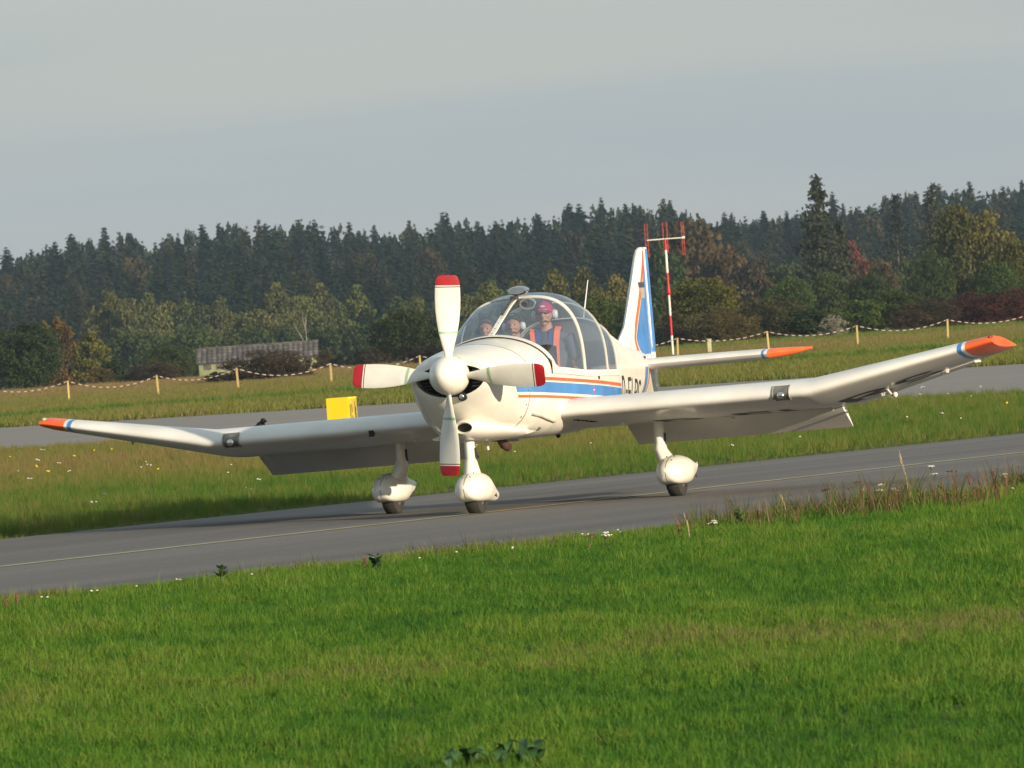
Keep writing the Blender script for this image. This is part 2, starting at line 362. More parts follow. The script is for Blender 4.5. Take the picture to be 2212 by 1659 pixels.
def vnoise(x, y, sx, sy, seed):
    """cheap smooth 2-D noise in 0..1"""
    r = np.random.RandomState(seed); T = r.uniform(size=(64, 64)); u = np.asarray(x) / sx + 1000.; v = np.asarray(y) / sy + 1000.
    i = np.floor(u).astype(int); j = np.floor(v).astype(int); fu = u - i; fv = v - j; fu = fu * fu * (3 - 2 * fu); fv = fv * fv * (3 - 2 * fv)
    g = lambda a, b: T[a % 64, b % 64]
    return (g(i, j) * (1 - fu) + g(i + 1, j) * fu) * (1 - fv) + (g(i, j + 1) * (1 - fu) + g(i + 1, j + 1) * fu) * fv

def field(n, y0, y1, cond, margin=1.22, power=1.0):
    u = rng.uniform(size=n) ** power; y = y0 + (y1 - y0) * u; half = (1106 / 15300) * y * margin
    # area-uniform: accept by width
    keep = rng.uniform(size=n) < half / half.max(); x = rng.uniform(-1, 1, n) * half
    k = keep & cond(x, y); return x[k], y[k]

vec = np.vectorize
near_v = lambda x: np.interp(x, (-60, -3.43, -.08, 3.5, 60), (-25, 46.1, 50.32, 54.9, 135))
far_v = lambda x: np.interp(x, (-60, -4.65, 5.67, 60), (-22.7, 63.11, 79.11, 163))
rn_v = lambda x: 123.0 - 1.12 * x
rf_v = lambda x: np.interp(x, (-200, -13.24, -2.28, 11.66, 200), (372, 182.5, 171.3, 161.3, 26))

# near lawn
lawn_tufts = [tuft(14, .085, .060, .0060, .9, 20 + i) for i in range(6)] + [tuft(5, .135, .05, .0062, .6, 27 + i) for i in range(2)]
x, y = field(125000, 20.5, 62, lambda x, y: y < near_v(x) - .05 + .5 * (vnoise(x, y, .5, 3, 77) - .35), power=1.15)
pn = vnoise(x, y, .8, 1.9, 3) * .45 + vnoise(x, y, .24, .55, 4) * .40 + vnoise(x, y, 2.4, 4, 5) * .35
band = np.exp(-((y - (33.0 + .5 * x)) / 2.6) ** 2) * .26 * (.6 + .8 / (1 + np.exp(-x * 2))) * (.5 + vnoise(x, y, .7, 1.6, 44)) + np.exp(-((y - (26 + .1 * x)) / .6) ** 2) * .05
edge = np.clip(1 - (near_v(x) - y) / 3.2, 0, 1)
tint = .62 - pn * .52 + band * .85 + edge ** 2 * .42 * (.4 + vnoise(x, y, .6, 1.5, 31)) + rng.normal(0, .13, len(x))
sc = (.55 + .95 * (1 - pn)) * rng.uniform(.75, 1.25, len(x)) * (1 - .3 * band * 2) * (1 + edge * .25)
sc *= 1 + np.clip((x - .5) / 3.0, 0, 1) * np.clip(1 - (near_v(x) - y) / 4.5, 0, 1) * .35
GRASSM = leaf_mat('lawn_grass', [(0.0, (.026, .105, .010)), (.3, (.070, .178, .013)), (.52, (.145, .232, .021)), (.74, (.155, .165, .045)), (1.0, (.28, .22, .10))], .38, 2.6, .22)
pk_ = np.where(rng.uniform(size=len(x)) < .035, rng.randint(6, 8, len(x)), rng.randint(0, 6, len(x)))
scatter('lawn_grass', np.stack([x, y, np.zeros_like(x)], 1), lawn_tufts, GRASSM, sc * .80, tint, pick=pk_)

# weedy bank along the taxiway edge, tall and brownish towards the right
x, y = field(30000, 44, 62, lambda x, y: (y < near_v(x) + .12) & (y > near_v(x) - .5 - 2.2 * np.clip((x + 1) / 3, 0, 1.2) * rng.uniform(size=len(x)) ** 1.3), 1.15)
g_ = np.clip((x + 2.5) / 6, 0, 1.1); k_ = rng.uniform(size=len(x)) < (.15 + .7 * g_ + .5 * (x < -2.6)) * (vnoise(x, y, .35, 1.2, 91) > .38); x, y, g_ = x[k_], y[k_], g_[k_]
bank = [tuft(9, .26, .05, .0065, .5, 80 + i, 3) for i in range(4)] + [tuft(16, .15, .07, .011, 1.0, 86 + i, 2) for i in range(3)]
scatter('verge_weeds', np.stack([x, y, np.zeros_like(x)], 1), bank, leaf_mat('weed_leaves', [(0.0, (.035, .095, .014)), (.35, (.085, .14, .022)), (.6, (.15, .14, .04)), (.8, (.16, .075, .045)), (1.0, (.30, .23, .13))], .35, 1.5, .25), (.38 + .80 * g_) * rng.uniform(.35, 1.3, len(x)), .36 + .28 * g_ + rng.normal(0, .20, len(x)))

# rough meadow between taxiway and runway
mead = [tuft(22, .30, .12, .009, .55, 40 + i) for i in range(4)] + [tuft(12, .42, .10, .006, .45, 50 + i, 3) for i in range(2)]
x, y = field(80000, 62, 136, lambda x, y: (y > far_v(x) + .03) & (y < rn_v(x) - .1), power=1.5)
d = y - far_v(x); pn = vnoise(x, y, 1.5, 5, 8) * .6 + vnoise(x, y, .5, 1.5, 9) * .4
brown = np.clip((d - 6 - 16 * vnoise(x, y, 3, 12, 12)) / 12, 0, 1)
tint = .17 + pn * .30 + brown * .34 * np.clip((9 - x) / 12, .25, 1) + rng.normal(0, .13, len(x)) + np.exp(-d / 1.2) * .06
sc = np.where(d < 1.6, .13 + .09 * np.clip(d, 0, 1.6), .27 + .27 * pn) * rng.uniform(.6, 1.15, len(x))
MEADM = leaf_mat('meadow_grass', [(0.0, (.035, .13, .010)), (.25, (.085, .165, .018)), (.5, (.17, .19, .035)), (.75, (.24, .19, .065)), (1.0, (.26, .16, .075))], .40, .25, .16)
scatter('meadow_grass', np.stack([x, y, np.zeros_like(x)], 1), mead, MEADM, sc, tint)

# far field beyond the runway
farf = [tuft(26, .22, .30, .022, .7, 60 + i, 2) for i in range(4)]
x, y = field(52000, 158, 350, lambda x, y: y > rf_v(x) + .1, margin=1.18)
pn = vnoise(x, y, 5, 14, 15) * .6 + vnoise(x, y, 1.5, 4, 16) * .4
strip = np.exp(-((y - (216 + .4 * x)) / 2.6) ** 2)
tint = .42 + pn * .24 - strip * .35 + np.clip((y - 230) / 120, 0, 1) * .20 + rng.normal(0, .07, len(x))
sc = (.75 + .4 * pn + strip * .45) * rng.uniform(.7, 1.2, len(x))
scatter('far_field_grass', np.stack([x, y, np.zeros_like(x)], 1), farf, MEADM, sc, tint)

# dry tall grass at the far rim of the field
x, y = field(15000, 348, 470, lambda x, y: y > 348, margin=1.15)
z = np.array([tz(0, q) for q in y])
scatter('dry_field_grass', np.stack([x, y, z], 1), [tuft(26, .45, .5, .04, .5, 70 + i, 2) for i in range(3)], MEADM, rng.uniform(.35, .8, len(x)), np.where(x < -2, .86, .45) + rng.normal(0, .12, len(x)))

# ------------------------------------------------------------------ trees
def crown_mat(name, nscale=.9, vary=.35, trans=.28):
    m = bpy.data.materials.new(name); m.use_nodes = True; n = m.node_tree.nodes; l = m.node_tree.links
    p = n['Principled BSDF']; o = n['Material Output']; oi = n.new('ShaderNodeObjectInfo'); g = n.new('ShaderNodeNewGeometry')
    z = n.new('ShaderNodeTexNoise'); z.inputs['Scale'].default_value = nscale; z.inputs['Detail'].default_value = 3; l.new(g.outputs['Position'], z.inputs['Vector'])
    mr = n.new('ShaderNodeMapRange'); mr.inputs[1].default_value = .3; mr.inputs[2].default_value = .7; mr.inputs[3].default_value = 1 - vary; mr.inputs[4].default_value = 1 + vary; l.new(z.outputs['Fac'], mr.inputs[0])
    r2 = n.new('ShaderNodeMapRange'); r2.inputs[3].default_value = .8; r2.inputs[4].default_value = 1.2; l.new(g.outputs['Random Per Island'], r2.inputs[0])
    mm = n.new('ShaderNodeMath'); mm.operation = 'MULTIPLY'; l.new(mr.outputs[0], mm.inputs[0]); l.new(r2.outputs[0], mm.inputs[1])
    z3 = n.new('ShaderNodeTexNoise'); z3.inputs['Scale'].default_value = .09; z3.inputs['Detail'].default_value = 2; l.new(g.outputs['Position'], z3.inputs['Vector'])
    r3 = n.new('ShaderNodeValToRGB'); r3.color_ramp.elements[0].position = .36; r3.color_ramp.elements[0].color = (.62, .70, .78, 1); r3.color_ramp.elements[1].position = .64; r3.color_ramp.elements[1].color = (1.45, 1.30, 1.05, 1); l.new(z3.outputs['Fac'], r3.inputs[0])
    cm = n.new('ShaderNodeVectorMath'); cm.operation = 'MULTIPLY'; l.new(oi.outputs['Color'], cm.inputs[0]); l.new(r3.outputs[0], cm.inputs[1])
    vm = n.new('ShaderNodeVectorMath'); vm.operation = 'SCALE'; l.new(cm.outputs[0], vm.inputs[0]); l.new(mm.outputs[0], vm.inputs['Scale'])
    l.new(vm.outputs[0], p.inputs['Base Color']); p.inputs['Roughness'].default_value = .7; p.inputs['Specular IOR Level'].default_value = .2
    t = n.new('ShaderNodeBsdfTranslucent'); l.new(vm.outputs[0], t.inputs[0]); ms = n.new('ShaderNodeMixShader'); ms.inputs[0].default_value = trans
    l.new(p.outputs[0], ms.inputs[1]); l.new(t.outputs[0], ms.inputs[2]); l.new(ms.outputs[0], o.inputs['Surface']); return m
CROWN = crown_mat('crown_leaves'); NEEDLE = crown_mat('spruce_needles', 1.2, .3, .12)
BARK = noise_mat('bark', (.05, .04, .03), (.10, .085, .07), 6, .9); BIRCHB = noise_mat('birch_bark', (.16, .15, .13), (.34, .32, .28), 2, .9)

def quads(C, A, B):
    """C centres, A,B half axes -> verts, quads"""
    n = len(C); V = np.stack([C - A - B, C + A - B, C + A + B, C - A + B], 1).reshape(-1, 3); Q = np.arange(4 * n).reshape(n, 4); return V, Q

def spruce_crown(seed, ragged=.2, lev=30, steps_=4):
    r = np.random.RandomState(seed); C = []; A = []; B = []
    for i in range(lev):
        u = i / (lev - 1); z = .10 + .88 * u; R = (.185 * (1 - u) ** .72 + .004) * r.uniform(1 - ragged, 1 + ragged)
        nb = int(11 - 6 * u)
        for b in range(nb):
            a = 2 * PI * b / nb + r.uniform(-.35, .35) + i; L = R * r.uniform(.65, 1.18); steps = steps_ if u < .8 else 2
            for s in range(steps):
                q = (s + .6) / steps; rad = L * q; zz = z - .10 * L - .33 * L * q * q * 1.2 + r.uniform(-.014, .014)
                dr = np.array([math.cos(a), math.sin(a), -.45]); dr /= np.linalg.norm(dr); sd = np.array([-math.sin(a), math.cos(a), r.uniform(-.5, .5)])
                c = np.array([math.cos(a) * rad, math.sin(a) * rad, zz])
                for k in range(2):
                    C.append(c + r.normal(0, .006, 3)); A.append(dr * L / steps * .75 + r.normal(0, .002, 3)); B.append((sd * (.017 + .02 * (1 - u)) * (1.1 - .5 * q) + np.array([0, 0, -.006 * k])) * r.uniform(.6, 1.2))
    C = np.array(C); A = np.array(A); B = np.array(B)
    return quads(C, A, B)

def leaf_crown(seed, shape='round', nclump=60, per=34, leaf=.030):
    """unit crown: height 1 (0..1), half width .5"""
    r = np.random.RandomState(seed); C = []; S = []
    for i in range(nclump):
        for _ in range(20):
            p = r.uniform(-1, 1, 3); 
            if shape == 'round': ok = p[0] ** 2 + p[1] ** 2 + p[2] ** 2 < 1 and p[0] ** 2 + p[1] ** 2 + p[2] ** 2 > .25; c = np.array([p[0] * .42, p[1] * .42, .53 + .42 * p[2]])
            elif shape == 'bush': ok = p[0] ** 2 + p[1] ** 2 + max(p[2], 0) ** 2 < 1; c = np.array([p[0] * .44, p[1] * .44, .42 + .46 * p[2] if p[2] > 0 else .42 + .40 * p[2]])
            else:  # birch: narrow egg, pointed
                u = (p[2] + 1) / 2; w_ = .42 * math.sin(PI * min(1, .12 + .9 * u)) ** .8; ok = p[0] ** 2 + p[1] ** 2 < 1; c = np.array([p[0] * w_, p[1] * w_, .06 + .90 * u])
            if ok: break
        s = r.uniform(.07, .16) * (1.1 if shape != 'birch' else .85)
        d = r.normal(size=(per, 3)); d /= np.linalg.norm(d, axis=1)[:, None]; d *= (r.uniform(.2, 1, per) ** .5)[:, None] * s; d[:, 2] *= .75
        C.append(c + d)
    C = np.concatenate(C); n = len(C)
    A = r.normal(size=(n, 3)); A /= np.linalg.norm(A, axis=1)[:, None]; T = r.normal(size=(n, 3)); B = np.cross(A, T); B /= np.linalg.norm(B, axis=1)[:, None]
    k = leaf * r.uniform(.55, 1.2, n)[:, None]; V, Q = quads(C, A * k, B * k * .7); V[:, 2] = np.maximum(V[:, 2], .0)
    return V, Q

def trunk_geo(kind, seed):
    mb = MB(); r = random.Random(seed)
    if kind == 'spruce': mb.tube([(0, 0, -.02), (0, 0, .5), (0, 0, .97)], [.014, .009, .002], 6)
    else:
        top = {'round': .75, 'bush': .4, 'birch': .92}[kind]; rad = {'round': .035, 'bush': .02, 'birch': .014}[kind]
        mb.tube([(0, 0, -.03), (.02, .01, top * .5), (-.01, .02, top)], [rad, rad * .7, rad * .2], 7)
        for i in range(9):
            a = i * 2.4 + r.uniform(-.4, .4); z = top * r.uniform(.25, .8); L = r.uniform(.12, .26)
            mb.tube([(0, 0, z), (math.cos(a) * L * .5, math.sin(a) * L * .5, z + L * .35), (math.cos(a) * L, math.sin(a) * L, z + L * .6)], [rad * .4, rad * .25, rad * .08], 5)
    return mb

def make_tree(name, shape, seed, bark):
    root = empty(name); tk = trunk_geo('spruce' if shape == 'spruce' else shape, seed).build('trunk', bark, root, smooth=True)
    if shape == 'spruce': V, Q = spruce_crown(seed); m = NEEDLE
    else:
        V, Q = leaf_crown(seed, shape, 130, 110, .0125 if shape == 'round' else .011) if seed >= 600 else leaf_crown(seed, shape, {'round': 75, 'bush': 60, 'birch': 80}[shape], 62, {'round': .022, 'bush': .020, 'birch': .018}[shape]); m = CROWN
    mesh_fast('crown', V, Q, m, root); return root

def copy_tree(o):
    c = o.copy(); COL.objects.link(c)
    for ch in list(o.children):
        d = ch.copy(); COL.objects.link(d); d.parent = c
    return c

PROTO = {}
USED = set()
def plant(kind_name, shape, seed, X, Y, W, H, color, label, cat, group=None, bark=None, z=None):
    key = (shape, seed, bark.name if bark else 'bark')
    if key not in PROTO:
        PROTO[key] = make_tree(kind_name, shape, seed, bark or BARK); o = PROTO[key]
    else: o = copy_tree(PROTO[key])
    o.name = kind_name
    o.location = (X, Y, tz(X, Y) if z is None else z); o.rotation_euler = (0, 0, rng.uniform(0, 6.28))
    base = .37 if shape == 'spruce' else 1.0
    o.scale = (W / base, W / base, H)
    for ch in o.children:
        if ch.name.startswith('crown'): ch.color = (*color, 1)
    for k in ('label', 'category', 'group', 'kind'):
        if k in o: del o[k]
    return tag(o, label, cat, group)

def cjit(c, s=.15):
    k = rng.uniform(1 - s, 1 + s); return tuple(max(.004, v * k * rng.uniform(.93, 1.07)) for v in c)

# spruce forest on the slope
sky_x = (-97, -92, -86.8, -80.8, -71.4, -63.8, -57.8, -49.2, -45.4, -40.8, -36.5, -30.6, -23.9, -17.9, -8.1, 1.6, 9.3, 14.6, 22.2, 32.4, 36.4, 44.1, 50.9, 56.9, 65.4, 72.3, 80.9, 89.3, 96.3, 102)
sky_z = (23.6, 23.3, 24.4, 24.6, 26.1, 24.4, 25.4, 26.2, 26, 25.2, 26.2, 24.1, 23, 23.4, 24, 23.1, 23.4, 25.2, 24.5, 23.8, 20.9, 21, 20.5, 21.4, 21.6, 22.8, 23.5, 22.5, 22.4, 22)
def skyline(X, Y): return 1.53 + (float(np.interp(X * 1300 / Y, sky_x, sky_z)) - 1.53) * Y / 1300
rows = [(950, .50), (985, .56), (1020, .63), (1060, .70), (1100, .77), (1145, .84), (1190, .90), (1240, .95), (1300, 1.0)]
SPG = 'spruces in the dense forest across the slope'
cnt = 0
for ri, (Y, fr) in enumerate(rows):
    half = Y * 1106 / 15300 * 1.08; step = 4.9 + ri * .10; X = -half + (ri % 2) * step / 2
    while X < half:
        xx = X + rng.uniform(-1.5, 1.5); yy = Y + rng.uniform(-14, 14); g = tz(xx, yy)
        top = 1.53 + (skyline(xx, yy) - 1.53) * fr * (1 + (rng.normal(0, .06) if ri < 8 else rng.uniform(-.06, .035))) - (0 if ri == 8 else .3)
        H = max(6.5, top - g); Wd = H * rng.uniform(.36, .60)
        q = rng.uniform()
        if q < .13: col, sh, nm, lb, ct, gp = cjit((.044, .040, .022), .2), 'round', 'broadleaf_tree', 'brownish broadleaf tree crown among the dark spruces on the slope', 'tree', 'broadleaf trees among the forest spruces'
        else: col, sh, nm, lb, ct, gp = cjit([(.012, .027, .014), (.020, .037, .016), (.036, .044, .020)][rng.randint(3)], .25), 'spruce', 'spruce_tree', 'dark green spruce in the dense forest across the far slope', 'tree', SPG
        if sh == 'round': Wd = H * .5; H *= .93
        plant(nm, sh, 100 + rng.randint(6) if sh == 'spruce' else 200 + rng.randint(2), xx, yy, Wd, H, col, lb, ct, gp); cnt += 1
        X += step
# the wood goes on behind the last row we can tell apart, and low undergrowth closes its foot
def merged(name, items, mat, col):
    Vs = []; Qs = []; b = 0
    for (V, Q), X, Y, W, H in items:
        a = rng.uniform(0, 6.28); R = np.array([[math.cos(a), -math.sin(a), 0], [math.sin(a), math.cos(a), 0], [0, 0, 1]])
        P = V @ R.T * np.array([W, W, H]) + np.array([X, Y, tz(X, Y)]); Vs.append(P); Qs.append(Q + b); b += len(P)
    o = mesh_fast(name, np.concatenate(Vs), np.concatenate(Qs), mat); o.color = (*col, 1); return tag(o, kind='stuff')
sc_ = [spruce_crown(300 + i, lev=17, steps_=3) for i in range(3)]; rc_ = [leaf_crown(310 + i, 'round', 30, 26, .045) for i in range(2)]
back = []
for X in np.arange(-108, 112, 2.3):
    H_ = (skyline(X, 1345) - tz(0, 1345)); back.append((sc_[rng.randint(3)], X + rng.uniform(-1, 1), 1345 + rng.uniform(-8, 25), rng.uniform(11, 17), H_ * rng.uniform(.84, .97)))
    back.append((rc_[rng.randint(2)], X + rng.uniform(-1, 1), 1335, rng.uniform(6, 8), H_ * rng.uniform(.84, .91)))
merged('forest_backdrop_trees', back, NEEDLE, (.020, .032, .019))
fill = []
for k in range(430):
    Y = 940 + 370 * rng.uniform(); X = rng.uniform(-1, 1) * Y * .0723 * 1.06; fr = .47 + .50 * ((Y - 940) / 370) ** .9
    H_ = max(6, 1.53 + (skyline(X, Y) - 1.53) * fr * rng.uniform(.90, 1.02) - tz(X, Y)); fill.append((sc_[rng.randint(3)], X, Y, H_ * rng.uniform(1.0, 1.6), H_))
merged('forest_undertrees', fill, NEEDLE, (.017, .030, .017))
bc = [leaf_crown(400 + i, 'bush', 24, 22, .05) for i in range(2)]
items = []
for Y in (640, 740, 905):
    half = Y * .0723 * 1.1
    for X in np.arange(-half, half, 3.6):
        if Y < 700 and -42 < X < 2: continue
        items.append((bc[rng.randint(2)], X + rng.uniform(-1, 1), Y + rng.uniform(-20, 20), rng.uniform(5, 7), rng.uniform(2.6, 4.6) * (1 if Y < 900 else 1.5)))
merged('undergrowth', items, CROWN, (.030, .046, .018))

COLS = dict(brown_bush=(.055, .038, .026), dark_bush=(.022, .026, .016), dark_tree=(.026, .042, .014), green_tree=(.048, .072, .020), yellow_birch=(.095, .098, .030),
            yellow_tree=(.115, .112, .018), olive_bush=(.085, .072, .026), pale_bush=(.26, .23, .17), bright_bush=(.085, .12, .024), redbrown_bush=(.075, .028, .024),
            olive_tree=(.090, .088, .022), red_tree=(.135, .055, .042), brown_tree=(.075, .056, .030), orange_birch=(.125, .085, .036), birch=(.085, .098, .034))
SHAPE = dict(brown_bush='bush', dark_bush='bush', dark_tree='round', green_tree='round', yellow_birch='birch', yellow_tree='round', olive_bush='bush', pale_bush='bush', bright_bush='bush',
             redbrown_bush='bush', olive_tree='round', red_tree='birch', brown_tree='round', orange_birch='birch', birch='birch')
NAMES = dict(brown_bush='brown_bush', dark_bush='dark_bush', dark_tree='broadleaf_tree', green_tree='broadleaf_tree', yellow_birch='birch_tree', yellow_tree='broadleaf_tree', olive_bush='olive_bush',
             pale_bush='flowering_bush', bright_bush='green_bush', redbrown_bush='brown_bush', olive_tree='broadleaf_tree', red_tree='maple_tree', brown_tree='broadleaf_tree', orange_birch='birch_tree', birch='birch_tree')
